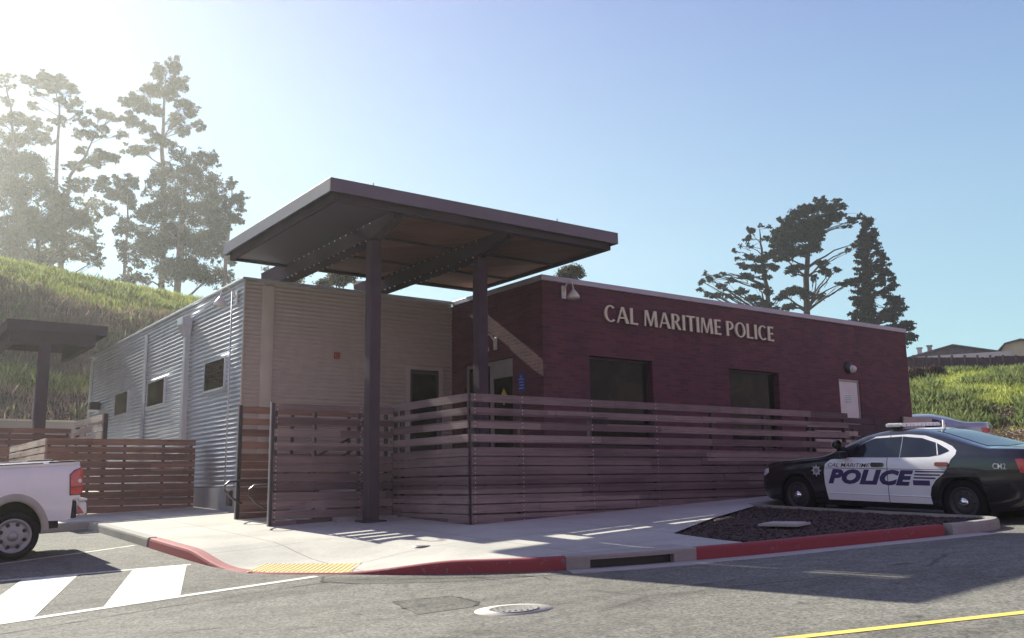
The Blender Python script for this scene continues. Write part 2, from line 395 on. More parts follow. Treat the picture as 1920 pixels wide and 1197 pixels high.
# ------------------------------------------------------------------ terrain
def m_ground():
    n = N('hill_ground'); s_ = n.n("ShaderNodeSeparateXYZ"); n.l(n.tc.outputs['Object'], s_.inputs[0])
    a = n.noise(.09, 6, .62); b = n.noise(.8, 6, .65); c = n.noise(5, 4, .7)
    soil = n.ramp(b, [(.3, (.11, .065, .055)), (.55, (.24, .155, .125)), (.75, (.42, .32, .25))])
    grass = n.ramp(b, [(.3, (.055, .075, .022)), (.7, (.14, .19, .045))])
    hm_ = n.math('ADD', s_.outputs[2], n.math('MULTIPLY', n.math('SUBTRACT', b, .5), 5.))
    col = n.mix(soil, grass, n.math('MULTIPLY', n.ramp(a, [(.42, 0.), (.55, 1.)]), n.ramp(n.math('DIVIDE', hm_, 10), [(.35, 0.), (.5, 1.)])))
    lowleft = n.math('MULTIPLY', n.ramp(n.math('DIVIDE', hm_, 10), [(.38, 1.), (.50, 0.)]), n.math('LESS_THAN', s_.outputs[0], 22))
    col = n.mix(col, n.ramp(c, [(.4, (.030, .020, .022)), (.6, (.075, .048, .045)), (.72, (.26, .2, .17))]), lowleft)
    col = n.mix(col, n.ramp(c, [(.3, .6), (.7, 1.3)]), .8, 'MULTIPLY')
    n.col(col); n.set(Roughness=1.); n.p.inputs['Specular IOR Level'].default_value = .1; n.bump(n.math('ADD', b, n.math('MULTIPLY', c, .4)), .9, .25); return n.m
def build_terrain():
    NA = 420; rs = np.concatenate([np.linspace(.0, 34, 16)[1:], np.linspace(35, 84, 110), np.geomspace(88, 215, 14)])
    V = [(0, 0, G(0, 0)-.25)]; F = []
    # finer fan in the direction of the photograph
    az = np.concatenate([np.linspace(-70, 2, 40)[:-1], np.linspace(2, 72, 300)[:-1], np.linspace(72, 290, 60)[:-1]])
    NA = len(az)
    for r in rs:
        for a in az:
            x, y = r*math.sin(math.radians(a)), r*math.cos(math.radians(a))
            z = HILL(x, y) - .25*(1-ss(33, 42, r)) - .02
            V.append((x, y, z))
    for i in range(len(rs)-1):
        for k in range(NA):
            k2 = (k+1) % NA; F.append((1+i*NA+k, 1+i*NA+k2, 1+(i+1)*NA+k2, 1+(i+1)*NA+k))
    for k in range(NA): F.append((0, 1+(k+1) % NA, 1+k, 1+k))
    F = [f if f[2] != f[3] else f[:3] for f in F]
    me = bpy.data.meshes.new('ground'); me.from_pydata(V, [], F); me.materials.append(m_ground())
    me.polygons.foreach_set('use_smooth', [True]*len(F)); me.update()
    bm = bmesh.new(); bm.from_mesh(me); bmesh.ops.recalc_face_normals(bm, faces=bm.faces)
    if sum(f.normal.z for f in bm.faces) < 0:
        for f in bm.faces: f.normal_flip()
    bm.to_mesh(me); bm.free()
    struct(link(bpy.data.objects.new('ground', me)))
build_terrain()
def lot(X, Y):
    az, r = azr(X, Y); return G(X, Y)
struct(sheet('road', [(-25, -12), (44, -12), (44, 10), (41, 22), (36, 30), (25, 36), (10, 38.5), (-25, 30)], lambda x, y: G(x, y), M['asphalt'], .42))

# ------------------------------------------------------------------ kerbs, sidewalk, planter, markings
KP = [(-14, 18.95), (3.96, 18.9), (3.97, 15.36), (3.96, 12.4), (4.03, 11.4), (4.2, 10.85), (4.45, 10.55), (4.72, 10.3), (5.4, 9.55), (6.2, 8.85), (7.1, 8.3), (8.25, 7.87), (9.3, 7.55), (10.4, 7.32), (11.6, 7.02), (12.8, 6.76)]
KQ = [(12.8, 6.76), (13.3, 6.72), (13.75, 6.9), (14.0, 7.3), (14.0, 8.0), (13.9, 9.6), (13.8, 11.5), (14.4, 11.55), (20, 11.6), (34, 11.6)]
def densify(P, st=.35):
    r = []
    for a, b in zip(P[:-1], P[1:]):
        n = max(1, int(math.hypot(b[0]-a[0], b[1]-a[1])/st))
        for k in range(n): r.append((lerp(a[0], b[0], k/n), lerp(a[1], b[1], k/n)))
    r.append(P[-1]); return [p for i, p in enumerate(r) if i == 0 or math.hypot(p[0]-r[i-1][0], p[1]-r[i-1][1]) > 1e-4]
def smooth_path(P, it=2, fixed=()):
    P = list(P)
    for _ in range(it):
        Q = [P[0]]
        for a, b in zip(P[:-1], P[1:]):
            if math.hypot(b[0]-a[0], b[1]-a[1]) > 3: Q += [a, b]
            else: Q += [(a[0]*.75+b[0]*.25, a[1]*.75+b[1]*.25), (a[0]*.25+b[0]*.75, a[1]*.25+b[1]*.75)]
        Q.append(P[-1]); P = Q
    return P
def kerb_strip(name, path, mat, hfun, wd=.16, inner=1, lift=0.012, prof=None):
    """sweep a kerb section; outer face lies on the path, body towards the left of travel * inner"""
    P = densify(path); b = MB(); vs = []; fs = []
    for i, p in enumerate(P):
        a = P[max(0, i-1)]; c = P[min(len(P)-1, i+1)]; dx, dy = c[0]-a[0], c[1]-a[1]; L_ = math.hypot(dx, dy) or 1; nx, ny = -dy/L_*inner, dx/L_*inner
        g = G(*p); h = hfun(*p)
        sec = [(0, g-.1), (.012, g+max(0, h-.035)), (.022, g+h-.008), (.04, g+h+.004), (wd, g+h+.006), (wd, g-.1)]
        for (o, z) in sec: vs.append((p[0]+nx*o, p[1]+ny*o, z+(lift if 0 else 0)))
    m = 6
    for i in range(len(P)-1):
        for k in range(m-1): fs.append((i*m+k, i*m+k+1, (i+1)*m+k+1, (i+1)*m+k))
    fs.append(tuple(range(m))); fs.append(tuple((len(P)-1)*m+k for k in range(m))[::-1])
    b.add(vs, fs); o = b.build(name, mat); struct(o); return o
KS = smooth_path(KP, 2)
def cut(P, f): return [p for p in P if f(p)]
kh = lambda x, y: KH(x, y)+.012*1
# grey part beside the truck, red, ramp mouth, red, drain gap, red, grey nose
segs = [('kerb', lambda p: p[1] > 14.9, M['kerb']), ('painted_kerb', lambda p: p[0] < 7.2 and p[1] <= 15.0, M['redkerb']),
        ('painted_kerb', lambda p: p[0] > 8.2 and p[0] <= 12.7, M['redkerb']), ('kerb', lambda p: p[0] > 12.55, M['kerb'])]
KD = densify(KS, .12)
kerb_strip('kerb', [p for p in KD if p[1] > 14.85], M['kerb'], kh)
kerb_strip('painted_kerb', [p for p in KD if p[1] <= 14.86 and p[0] < 7.0], M['redkerb'], kh)
kerb_strip('painted_kerb', [p for p in KD if 8.27 < p[0] < 12.35], M['redkerb'], kh)
KE = densify(smooth_path(KQ, 2), .12)
kerb_strip('kerb', [p for p in KD if p[0] >= 12.34]+KE[1:], M['kerb'], kh)
# storm drain inlet in the kerb
inl = [p for p in KD if 6.86 <= p[0] <= 8.40]
dr = thing('storm_drain', 'concrete storm drain inlet with a dark slot set into the red kerb', 'storm drain')
def sweep_box(path, o0, o1, z0, z1, name, mat, parent):
    b = MB(); vs = []; fs = []
    for i, p in enumerate(path):
        a = path[max(0, i-1)]; c = path[min(len(path)-1, i+1)]; dx, dy = c[0]-a[0], c[1]-a[1]; L_ = math.hypot(dx, dy) or 1; nx, ny = -dy/L_, dx/L_
        g = G(*p)
        for (o, z) in ((o0, z0), (o1, z0), (o1, z1), (o0, z1)): vs.append((p[0]+nx*o, p[1]+ny*o, g+z))
    for i in range(len(path)-1):
        for k in range(4): fs.append((i*4+k, i*4+(k+1) % 4, (i+1)*4+(k+1) % 4, (i+1)*4+k))
    fs.append((0, 1, 2, 3)); n = (len(path)-1)*4; fs.append((n+3, n+2, n+1, n))
    b.add(vs, fs); return b.build(name, mat, parent)
sweep_box(inl, -.01, .62, .135, .152, 'top_slab', M['gutter'], dr)
sweep_box(inl, -.008, .12, .10, .134, 'lintel', M['kerb'], dr)
sweep_box(inl[:3], -.006, .3, -.1, .099, 'cheek', M['kerb'], dr)
sweep_box(inl[-3:], -.006, .3, -.1, .099, 'cheek', M['kerb'], dr)
sweep_box(inl[2:-2], .10, .32, -.12, .098, 'throat', M['lampblack'], dr)  # solid black block stands for the dark hollow behind the slot
sweep_box(inl, -.42, -.01, -.05, .006, 'apron', M['gutter'], dr)

inner = lambda P, o: [(p[0], p[1]) for p in P]
def offs(P, o):
    r = []
    for i, p in enumerate(P):
        a = P[max(0, i-1)]; c = P[min(len(P)-1, i+1)]; dx, dy = c[0]-a[0], c[1]-a[1]; L_ = math.hypot(dx, dy) or 1
        r.append((p[0]-dy/L_*o, p[1]+dx/L_*o))
    return r
KC = densify(KS, .4)
left_edge = [(-14, 19.11)] + [p for p in offs([q for q in KC if q[0] > 3.9 and q[0] < 9.15], .15) if p[1] < 18.7]
left_edge[1:1] = [(4.1, 19.05)]
PLL = [(9.2, 7.72), (9.5, 9.3), (11.4, 10.3), (13.6, 11.25), (13.95, 11.62)]
walk_poly = left_edge + PLL + [(30, 11.75), (30, 16), (30, 33), (-14, 33)]
struct(sheet('sidewalk', walk_poly, lambda x, y: WALK(x, y)+.006, M['walk'], .45))
pl = [(9.2, 7.72)] + offs([q for q in KC if q[0] > 9.3], .15)[:-1] + [(12.85, 6.92), (13.3, 6.88), (13.62, 7.0), (13.84, 7.35), (13.84, 8.0), (13.74, 9.6), (13.64, 11.25), (11.4, 10.3), (9.5, 9.3)]
struct(sheet('planter_bed', pl, lambda x, y: WALK(x, y)-.02+mnoise.noise(Vector((x*2.3, y*2.3, 0)))*.02, M['mulch'], .12))
# bark chips lying in the bed
def chips():
    V = []; F = []
    for i in range(5000):
        while True:
            x, y = random.uniform(9.1, 13.9), random.uniform(6.8, 11.3)
            if inpoly(x, y, pl): break
        z = WALK(x, y)-.014+mnoise.noise(Vector((x*2.3, y*2.3, 0)))*.02; a = random.uniform(0, 6.28); l, wd = random.uniform(.008, .028), random.uniform(.003, .009)
        t = random.uniform(-.5, .5); n = len(V)
        dx, dy = math.cos(a)*l, math.sin(a)*l; ex, ey = -math.sin(a)*wd, math.cos(a)*wd
        V += [(x-dx-ex, y-dy-ey, z-t*l), (x+dx-ex, y+dy-ey, z+t*l), (x+dx+ex, y+dy+ey, z+t*l+.008), (x-dx+ex, y-dy+ey, z-t*l+.008)]; F.append((n, n+1, n+2, n+3))
    o = tris_mesh('bark_chips', np.array(V), np.array(F), simple('bark_chip', (.075, .042, .034), .8, var=.7, vs=30)); o['kind'] = 'stuff'; o['label'] = 'loose dark bark chips covering the planter bed'
chips()
# utility lid in the planter
t = thing('utility_cover', 'pale concrete utility box lid lying in the dark planter bed', 'utility cover')
b = MB(); b.box((-.24, -.3, 0), (.24, .3, .035)); o = b.build('collar', M['gutter'], t, .006); b = MB(); b.box((-.19, -.25, .03), (.19, .25, .045)); b.build('lid', M['walk'], t, .004)
t.location = (11.25, 8.78, WALK(11.25, 8.78)+.005); t.rotation_euler = (0, -.03, .25)
# gutter pan beyond the drain
gp = [p for p in KD if p[0] > 8.2]
struct(sweep_box(gp, -.34, -.004, -.05, .004, 'gutter', M['gutter'], None))
# tactile paving
struct(sheet('tactile_paving', [(3.98, 10.72), (4.42, 11.45), (5.12, 10.78), (4.98, 9.98), (4.86, 9.98), (4.62, 10.12)] and [(4.12, 11.1), (4.55, 11.62), (5.42, 10.72), (5.0, 10.1)], lambda x, y: WALK(x, y)+.012, M['tactile'], .2))
def domes():
    b = MB(); e1 = Vector((.50, .60)).normalized(); 
    p0 = Vector((4.12, 11.1)); du = (Vector((5.0, 10.1))-p0); dv = (Vector((4.55, 11.62))-p0)
    nu, nv = 21, 10
    for i in range(nu):
        for j in range(nv):
            p = p0+du*((i+.5)/nu)+dv*((j+.5)/nv)*1.05; z = WALK(p.x, p.y)+.012
            ring = [(p.x+math.cos(a)*.017, p.y+math.sin(a)*.017, z) for a in [k*math.pi/3 for k in range(6)]]; ring2 = [(p.x+math.cos(a)*.010, p.y+math.sin(a)*.010, z+.007) for a in [k*math.pi/3 for k in range(6)]]
            b.add(ring+ring2, [(k, (k+1) % 6, 6+(k+1) % 6, 6+k) for k in range(6)]+[(6, 7, 8, 9, 10, 11)], True)
    o = b.build('tactile_domes', M['tactile']); o['kind'] = 'stuff'; o['label'] = 'rows of small raised domes on the yellow tactile paving'
domes()
# road markings
def strip(name, pts, wd, mat, lift=.004):
    a = offs(pts, wd/2); c = offs(pts, -wd/2)[::-1]
    return struct(sheet(name, a+c, lambda x, y: G(x, y)+lift, mat, .4))
strip('hatch_line', [(-3.2, 13.5), (1.73, 12.72), (3.86, 12.38)], .11, M['white'])
strip('hatch_line', [(-3.5, 9.05), (1.36, 9.72), (3.0, 9.98), (4.62, 10.2)], .12, M['white'])
for q in ([(3.16, 12.44), (3.80, 12.35), (3.03, 10.02), (2.26, 9.9)], [(1.97, 12.66), (2.56, 12.55), (1.64, 9.82), (1.0, 9.74)], [(.75, 12.84), (1.36, 12.75), (.38, 9.64), (-.3, 9.54)]):
    struct(sheet('hatch_stripe', q, lambda x, y: G(x, y)+.0045, M['white'], .4))
strip('stall_line', [(1.0, 14.1), (3.3, 15.05), (3.9, 15.32)], .09, M['white'])
strip('centre_line', [(3.4, 4.55), (4.9, 3.9), (6.6, 3.23), (9.5, 2.2), (16, -.1)], .10, M['yellow'])
# cracks and patches
struct(sheet('road_patch', [(4.36, 7.93), (4.9, 7.78), (4.83, 7.2), (4.62, 6.95), (4.08, 6.98)], lambda x, y: G(x, y)+.003, M['patch'], .2))
struct(sheet('road_patch', [(4.7, 10.0), (5.6, 9.2), (6.3, 8.7), (6.35, 8.3), (5.6, 8.6), (4.75, 9.3), (4.45, 9.75)], lambda x, y: G(x, y)+.0025, M['patch'], .3))
def crack(pts, w0):
    P = []
    for a, c in zip(pts[:-1], pts[1:]):
        for k in range(8): P.append((lerp(a[0], c[0], k/8)+random.uniform(-.02, .02), lerp(a[1], c[1], k/8)+random.uniform(-.02, .02)))
    P.append(pts[-1]); b = MB(); vs = []; fs = []
    for i, p in enumerate(P):
        a = P[max(0, i-1)]; c = P[min(len(P)-1, i+1)]; dx, dy = c[0]-a[0], c[1]-a[1]; L_ = math.hypot(dx, dy) or 1; k = w0*random.uniform(.25, 1)
        vs += [(p[0]-dy/L_*k, p[1]+dx/L_*k, G(*p)+.006), (p[0]+dy/L_*k, p[1]-dx/L_*k, G(*p)+.006)]
    for i in range(len(P)-1): fs.append((2*i, 2*i+1, 2*i+3, 2*i+2))
    b.add(vs, fs); struct(b.build('road_crack', M['tar']))
crack([(4.36, 7.93), (4.9, 7.78)], .016); crack([(4.9, 7.78), (4.83, 7.2), (4.66, 6.98)], .02); crack([(4.36, 7.93), (4.2, 7.4)], .018)
crack([(4.65, 10.1), (4.5, 9.8), (4.72, 9.35)], .015); crack([(6.2, 8.55), (6.35, 8.2), (6.25, 7.9)], .015)
crack([(-2, 8.3), (1.4, 9.2), (3.2, 9.55), (4.7, 9.75), (6.3, 8.35), (8, 7.3)], .012); crack([(.5, 7.0), (2.4, 7.3), (4.1, 6.95)], .007); crack([(2.0, 11.6), (3.1, 11.2), (3.9, 10.7)], .007); crack([(2.2, 8.0), (2.7, 7.85)], .014); crack([(6.1, 6.0), (8.5, 5.0), (12, 4.4)], .006)
# manhole
t = thing('manhole_cover', 'round iron manhole cover in a pale concrete collar on the road', 'manhole cover')
b = MB(); b.lathe([(0, .002), (.33, .002), (.335, -.02)], (0, 0, 0), 'Z', 40); b.build('collar', m_concrete('collar_concrete', (.50, .47, .41), False, .3), t)
b = MB(); b.lathe([(0, .006), (.19, .006), (.2, .010), (.215, .010), (.22, 0)], (0, 0, 0), 'Z', 36)
for k in range(-3, 4): b.box((-.13, k*.05-.008, .006), (.13, k*.05+.008, .012))
b.build('lid', M['iron'], t); t.location = (4.72, 6.5, G(4.72, 6.5)+.001); e_ = .3
t.rotation_euler = Vector((-(G(4.72+e_, 6.5)-G(4.72-e_, 6.5))/(2*e_), -(G(4.72, 6.5+e_)-G(4.72, 6.5-e_))/(2*e_), 1)).to_track_quat('Z', 'Y').to_euler()
t = thing('valve_cover', 'small dark round valve cover set in the sidewalk before the fence', 'valve cover')
b = MB(); b.lathe([(0, .008), (.10, .008), (.12, .004), (.13, -.02)], (0, 0, 0), 'Z', 24); b.build('lid', M['iron'], t); t.location = (6.4, 10.85, WALK(6.4, 10.85)+.008)

# ------------------------------------------------------------------ the building
T = 4.3
XL, YM, YBK = 6.61, 18.44, 32.4      # metal wing: left wall plane, front wall plane, back
XB, YB, XR = 11.69, 14.93, 25.25     # brick box
ps = thing('police_station', 'low flat-roofed building with corrugated metal wing and maroon brick front', 'building')
def corr(name, mat, p, q, z0, z1, pitch, amp, nrm, seg=10, prof='sin'):
    """corrugated sheet between plan points p and q; ribs horizontal"""
    n = int((z1-z0)/pitch*seg); vs = []; fs = []
    for i in range(n+1):
        z = z0+(z1-z0)*i/n; ph = 2*math.pi*(z-z0)/pitch
        o = amp*math.sin(ph) if prof == 'sin' else amp*max(-1, min(1, 2.2*math.sin(ph)))
        for c in (p, q): vs.append((c[0]+nrm[0]*o, c[1]+nrm[1]*o, z))
    for i in range(n): fs.append((2*i, 2*i+1, 2*i+3, 2*i+2))
    b = MB(); b.add(vs, fs, True); return b.build(name, mat, ps)
corr('side_wall', M['steel'], (XL, YM-.01), (XL, YBK), 0, 4.26, .0967, .0170, (-1, 0))
corr('front_wall', M['siding'], (XL, YM), (XB, YM), -.02, 4.22, .088, .0135, (0, -1), 12)
def part(name, mat, boxes, bevel=0, parent=None):
    b = MB()
    for a, c in boxes: b.box(a, c)
    return b.build(name, mat, ps if parent is None else parent, bevel)
part('plinth', M['plinth'], [((XL-.03, YM-.03, -1.4), (XL+.3, YBK, -.005)), ((XL+.31, YM-.03, -1.4), (XB-.01, YM+.2, -.025))])
part('wall_core', M['siding_trim'], [((XL+.05, YM+.04, -.4), (XL+.25, YBK-.05, 4.244)), ((XL+.26, YM+.04, -.4), (XB-.02, YM+.24, 4.2)), ((XL, YBK, -1), (XR, YBK+.2, 4.2))])
part('corner_trim', M['siding_trim'], [((XL-.02, YM-.03, -.02), (XL+.012, YM-.002, 4.22))])
part('side_trim', M['steel_trim'], [((XL-.045, 25.68, 0), (XL-.014, 25.90, 4.1))]); part('side_trim', M['steel_trim'], [((XL-.045, 32.2, 0), (XL-.014, 32.45, 4.1))])
part('front_trim', M['siding_trim'], [((6.98, YM-.05, -.02), (7.17, YM-.012, 4.16)), ((7.17, YM-.03, -.02), (7.24, YM-.012, 4.16))])
part('parapet_cap', M['steel_trim'], [((XL-.06, YM-.05, 4.245), (XL+.28, YBK+.2, T)), ((XL+.281, YM-.05, 4.23), (XB-.005, YM+.28, T))], .01)
part('roof', M['roofing'], [((XL+.25, YM+.24, 3.85), (XR-.3, YBK, 3.95)), ((XB+.3, YB+.3, 3.85), (XR-.3, YM+.24, 3.951))])
# brick walls with real openings
def wall_x(name, y0, y1, x0, x1, z0, z1, holes, mat):
    xs = sorted({x0, x1}|{h[0] for h in holes}|{h[1] for h in holes}); bx = []
    for a, c in zip(xs[:-1], xs[1:]):
        hs = [h for h in holes if h[0] <= a and h[1] >= c]
        if not hs: bx.append(((a, y0, z0), (c, y1, z1))); continue
        h = hs[0]
        if h[2] > z0: bx.append(((a, y0, z0), (c, y1, h[2])))
        bx.append(((a, y0, h[3]), (c, y1, z1)))
    return part(name, mat, bx)
W1 = (12.95, 14.82, .72, 2.67); W2 = (17.41, 19.28, .72, 2.66); DR = (21.82, 22.78, .45, 2.65)
wall_x('brick_wall', YB, YB+.3, XB, XR, -1.2, 4.18, [W1, W2, DR], M['brick'])
# side wall of the brick box (faces the metal wing), with the entrance opening
ED = (16.0, 17.9, .47, 2.68)
bx = [((XB, YB+.3, -1.2), (XB+.3, ED[0], 4.18)), ((XB, ED[0], ED[3]), (XB+.3, ED[1], 4.18)), ((XB, ED[0], -1.2), (XB+.3, ED[1], ED[2])), ((XB, ED[1], -1.2), (XB+.3, YM+.3, 4.18))]
part('brick_wall', M['brick'], bx)
part('brick_wall', M['brick'], [((XR-.3, YB+.301, -1.2), (XR, YBK, 4.18))])
part('coping', M['coping'], [((XB-.03, YB-.04, 4.18), (XR+.03, YB+.34, T)), ((XB-.031, YB+.341, 4.18), (XB+.33, YM-.06, T-.002)), ((XR-.33, YB+.341, 4.18), (XR+.03, YBK+.2, T-.002))], .012)
def window_x(h, y, deep=.14):
    x0, x1, z0, z1 = h
    wdw = part('window', M['frame_d'], [((x0, y+deep, z0), (x0+.05, y+deep+.08, z1)), ((x1-.05, y+deep, z0), (x1, y+deep+.08, z1)), ((x0+.05, y+deep, z0), (x1-.05, y+deep+.08, z0+.05)), ((x0+.05, y+deep, z1-.05), (x1-.05, y+deep+.08, z1))])
    part('pane', M['glass'], [((x0+.05, y+deep+.03, z0+.05), (x1-.05, y+deep+.05, z1-.05))], 0, wdw)
    part('sill', M['frame_d'], [((x0, y+.0, z0-.001), (x1, y+deep-.001, z0+.02))], 0, wdw)
    return wdw
w1 = window_x(W1, YB); w2 = window_x(W2, YB)
for h, wdw in ((W1, w1), (W2, w2)):
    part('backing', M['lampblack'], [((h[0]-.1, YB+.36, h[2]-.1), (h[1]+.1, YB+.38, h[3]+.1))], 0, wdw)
    x = (h[0]+h[1])/2+.15
    part('blind', simple('curtain_green', (.05, .055, .03), .9, 0, .3, 1.5), [((h[0]+.06, YB+.31, h[2]+.05), (h[1]-.06, YB+.33, h[3]-.05))], 0, wdw)
d = part('door', M['door_w'], [((DR[0]+.06, YB+.05, DR[2]), (DR[1]-.06, YB+.10, DR[3]-.06))], .006); d['label'] = 'pale painted metal door with a small notice'
part('door_frame', M['frame_l'], [((DR[0], YB+.03, DR[2]), (DR[0]+.055, YB+.16, DR[3])), ((DR[1]-.055, YB+.03, DR[2]), (DR[1], YB+.16, DR[3])), ((DR[0]+.055, YB+.03, DR[3]-.055), (DR[1]-.055, YB+.16, DR[3]))], 0, d)
part('handle', M['screw'], [((DR[0]+.12, YB+.0, 1.45), (DR[0]+.26, YB+.02, 1.47)), ((DR[0]+.13, YB+.02, 1.43), (DR[0]+.16, YB+.05, 1.49))], 0, d)
nb = part('notice', M['signwhite'], [((22.10, YB+.042, 2.0), (22.42, YB+.048, 2.24))], 0, d); part('notice_print', M['signgreen'], [((22.13, YB+.038, 2.03+k*.055), (22.39, YB+.0415, 2.055+k*.055)) for k in range(4)], 0, d)
# entrance in the brick return: frame, sidelight, door leaf, grey panel above
e = part('entrance_door', M['frame_l'], [((XB+.06, 16.0, .47), (XB+.14, 16.09, 2.68)), ((XB+.06, 16.83, .47), (XB+.14, 16.95, 2.68)), ((XB+.06, 17.82, .47), (XB+.14, 17.9, 2.68)), ((XB+.06, 16.09, 2.6), (XB+.14, 16.83, 2.68)), ((XB+.06, 16.95, 2.6), (XB+.14, 17.82, 2.68)), ((XB+.06, 16.09, 2.28), (XB+.13, 16.83, 2.6)), ((XB+.06, 16.09, .47), (XB+.13, 16.83, .75)), ((XB+.06, 16.95, .47), (XB+.13, 17.82, .7))], .004)
part('pane', M['glass'], [((XB+.09, 16.09, .75), (XB+.11, 16.83, 2.28)), ((XB+.09, 16.95, .7), (XB+.11, 17.82, 2.6))], 0, e)
b = MB(); b.add([(XB+.085, 16.46+a*.14, 1.86+c*.19) for a, c in ((-1, 0), (0, -1), (1, 0), (0, 1))], [(0, 1, 2, 3)]); s_ = b.build('door_sticker', M['yel'], e); s_['label'] = 'yellow diamond sticker'
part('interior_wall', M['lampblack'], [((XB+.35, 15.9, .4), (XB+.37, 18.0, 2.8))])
# doorway and frame in the metal front wall
dm = part('metal_door', M['frame_d'], [((10.52, YM-.03, .48), (11.30, YM-.012, 2.60))]); part('door_frame', M['siding'], [((10.42, YM-.07, .48), (10.52, YM-.012, 2.68)), ((11.30, YM-.07, .48), (11.40, YM-.012, 2.68)), ((10.52, YM-.07, 2.60), (11.30, YM-.012, 2.68))], 0, dm)
part('pane', M['glass'], [((10.6, YM-.036, 1.0), (11.22, YM-.031, 2.5))], 0, dm)
# side windows
for (y0, y1) in ((19.40, 20.70), (23.85, 25.36), (27.42, 28.85)):
    z0, z1 = 2.10, 2.72
    wdw = part('window', M['steel_trim'], [((XL-.05, y0-.04, z0-.0), (XL+.02, y0, z1+.03)), ((XL-.05, y1, z0-.0), (XL+.02, y1+.04, z1+.03)), ((XL-.065, y0-.06, z0-.05), (XL+.02, y1+.06, z0)), ((XL-.05, y0, z1), (XL+.02, y1, z1+.03))])
    part('pane', M['glass_warm'], [((XL-.028, y0, z0), (XL-.018, y1, z1))], 0, wdw)
    part('mullion', M['frame_d'], [((XL-.034, y0, z0), (XL-.029, y0+.05, z1))], 0, wdw); part('mullion', M['frame_d'], [((XL-.034, y1-.05, z0), (XL-.029, y1, z1))], 0, wdw)
# downspout with scupper box
b = MB(); b.box((XL-.14, 21.93, .0), (XL-.02, 22.09, 3.62))
dsp = b.build('downspout', M['steel_trim'], ps, .008)
b = MB(); x0 = XL-.02; b.add([(XL-.14, 21.93, 3.5), (XL-.14, 22.09, 3.5), (x0, 22.09, 3.5), (x0, 21.93, 3.5), (XL-.26, 21.80, 3.80), (XL-.26, 22.22, 3.80), (x0, 22.22, 3.80), (x0, 21.80, 3.80), (XL-.26, 21.80, 3.96), (XL-.26, 22.22, 3.96), (x0, 22.22, 3.96), (x0, 21.80, 3.96)],
    [(0, 1, 2, 3), (0, 4, 5, 1), (1, 5, 6, 2), (2, 6, 7, 3), (3, 7, 4, 0), (4, 8, 9, 5), (5, 9, 10, 6), (6, 10, 11, 7), (7, 11, 8, 4), (8, 11, 10, 9)]); b.build('scupper_head', M['steel_trim'], dsp, .006)
b = MB(); b.tube([(XL-.05, 19.05, .1), (XL-.05, 19.05, 4.1)], .018, 8); b.build('conduit', M['steel_trim'], ps)
part('junction_box', M['frame_d'], [((XL-.10, 18.62, -.37), (XL-.035, 18.80, -.07))])

# landing and ramp slab behind the fences, steps
LD = .46
o = struct(MB().build('landing')) if False else None
b = MB(); b.box((8.75, 12.75, -1.3), (XB-.005, YM-.035, LD)); b.box((XB-.004, 12.75, -1.3), (24.2, YB-.004, LD-.001)); struct(b.build('landing', M['deck']))
b = MB()
for k in range(7): b.box((6.75+k*.3, 15.25, -1.4), (7.05+k*.3+(.0 if k < 6 else .0), 16.85, -.62+.155*(k+1)))
b.add([(v[0], v[1], v[2]) for v in []], []); struct(b.build('entrance_steps', M['deck'], None, .008))

# ------------------------------------------------------------------ wall-mounted things
def gooseneck(p, nrm, label, mats=('lampwhite', 'lampwhite'), sc_=1.0, group='gooseneck lamps on the building'):
    t = thing('wall_lamp', label, 'lamp', p, math.atan2(nrm[1], nrm[0])+math.pi/2, group)   # local -Y points out of the wall
    s = sc_; b = MB(); b.box((-.06*s, -.03, -.14*s), (.06*s, -.002, .14*s)); b.build('wall_plate', M[mats[0]], t, .006)
    b = MB(); pts = [(0, -.02, 0), (0, -.06*s, .08*s), (0, -.13*s, .17*s), (0, -.22*s, .2*s), (0, -.30*s, .15*s), (0, -.33*s, .04*s), (0, -.335*s, -.03*s)]
    b.tube(pts, .018*s, 8); b.build('arm', M[mats[0]], t)
    b = MB(); b.lathe([(0, 0), (.03*s, 0), (.05*s, -.03*s), (.10*s, -.09*s), (.125*s, -.13*s), (.13*s, -.19*s), (.12*s, -.19*s), (.11*s, -.13*s), (0, -.05*s)], (0, -.335*s, -.0), 'Z', 24); b.build('shade', M[mats[1]], t)
    b = MB(); b.lathe([(0, -.17*s), (.09*s, -.17*s), (.09*s, -.19*s), (0, -.2*s)], (0, -.335*s, 0), 'Z', 16); b.build('bulb', M['lens'], t)
    return t
gooseneck((12.27, YB, 3.98), (0, -1), 'white gooseneck lamp high on the brick front left of the lettering')
gooseneck((XL-.01, 18.85, 3.92), (-1, 0), 'white gooseneck lamp on corrugated side wall under the roof edge', sc_=1.05)
gooseneck((XB, 16.62, 3.05), (-1, 0), 'white gooseneck lamp over the recessed entrance door')
t = thing('wall_lamp', 'round black bulkhead lamp with frosted lens above the pale side door', 'lamp', (22.28, YB, 2.98))
b = MB(); b.lathe([(0, -.10), (.10, -.10), (.16, -.07), (.18, 0)], (0, 0, 0), 'Y', 28); b.build('housing', M['lampblack'], t)
b = MB(); b.lathe([(0, -.22), (.05, -.21), (.095, -.16), (.11, -.09)], (.05, 0, -.05), 'Y', 24); b.build('lens', M['lens'], t)
t = thing('wall_lamp', 'small dark box lamp near the far end of the corrugated wall', 'lamp', (XL-.012, 31.0, 2.55))
b = MB(); b.box((-.28, -.14, -.12), (0, .14, .12)); b.build('housing', M['lampblack'], t, .02); b = MB(); b.box((-.30, -.12, -.17), (-.02, .12, -.121)); b.build('lens', M['lampwhite'], t)
t = thing('fire_alarm', 'small red fire alarm box on the metal front wall', 'alarm', (8.705, YM-.01, 2.79))
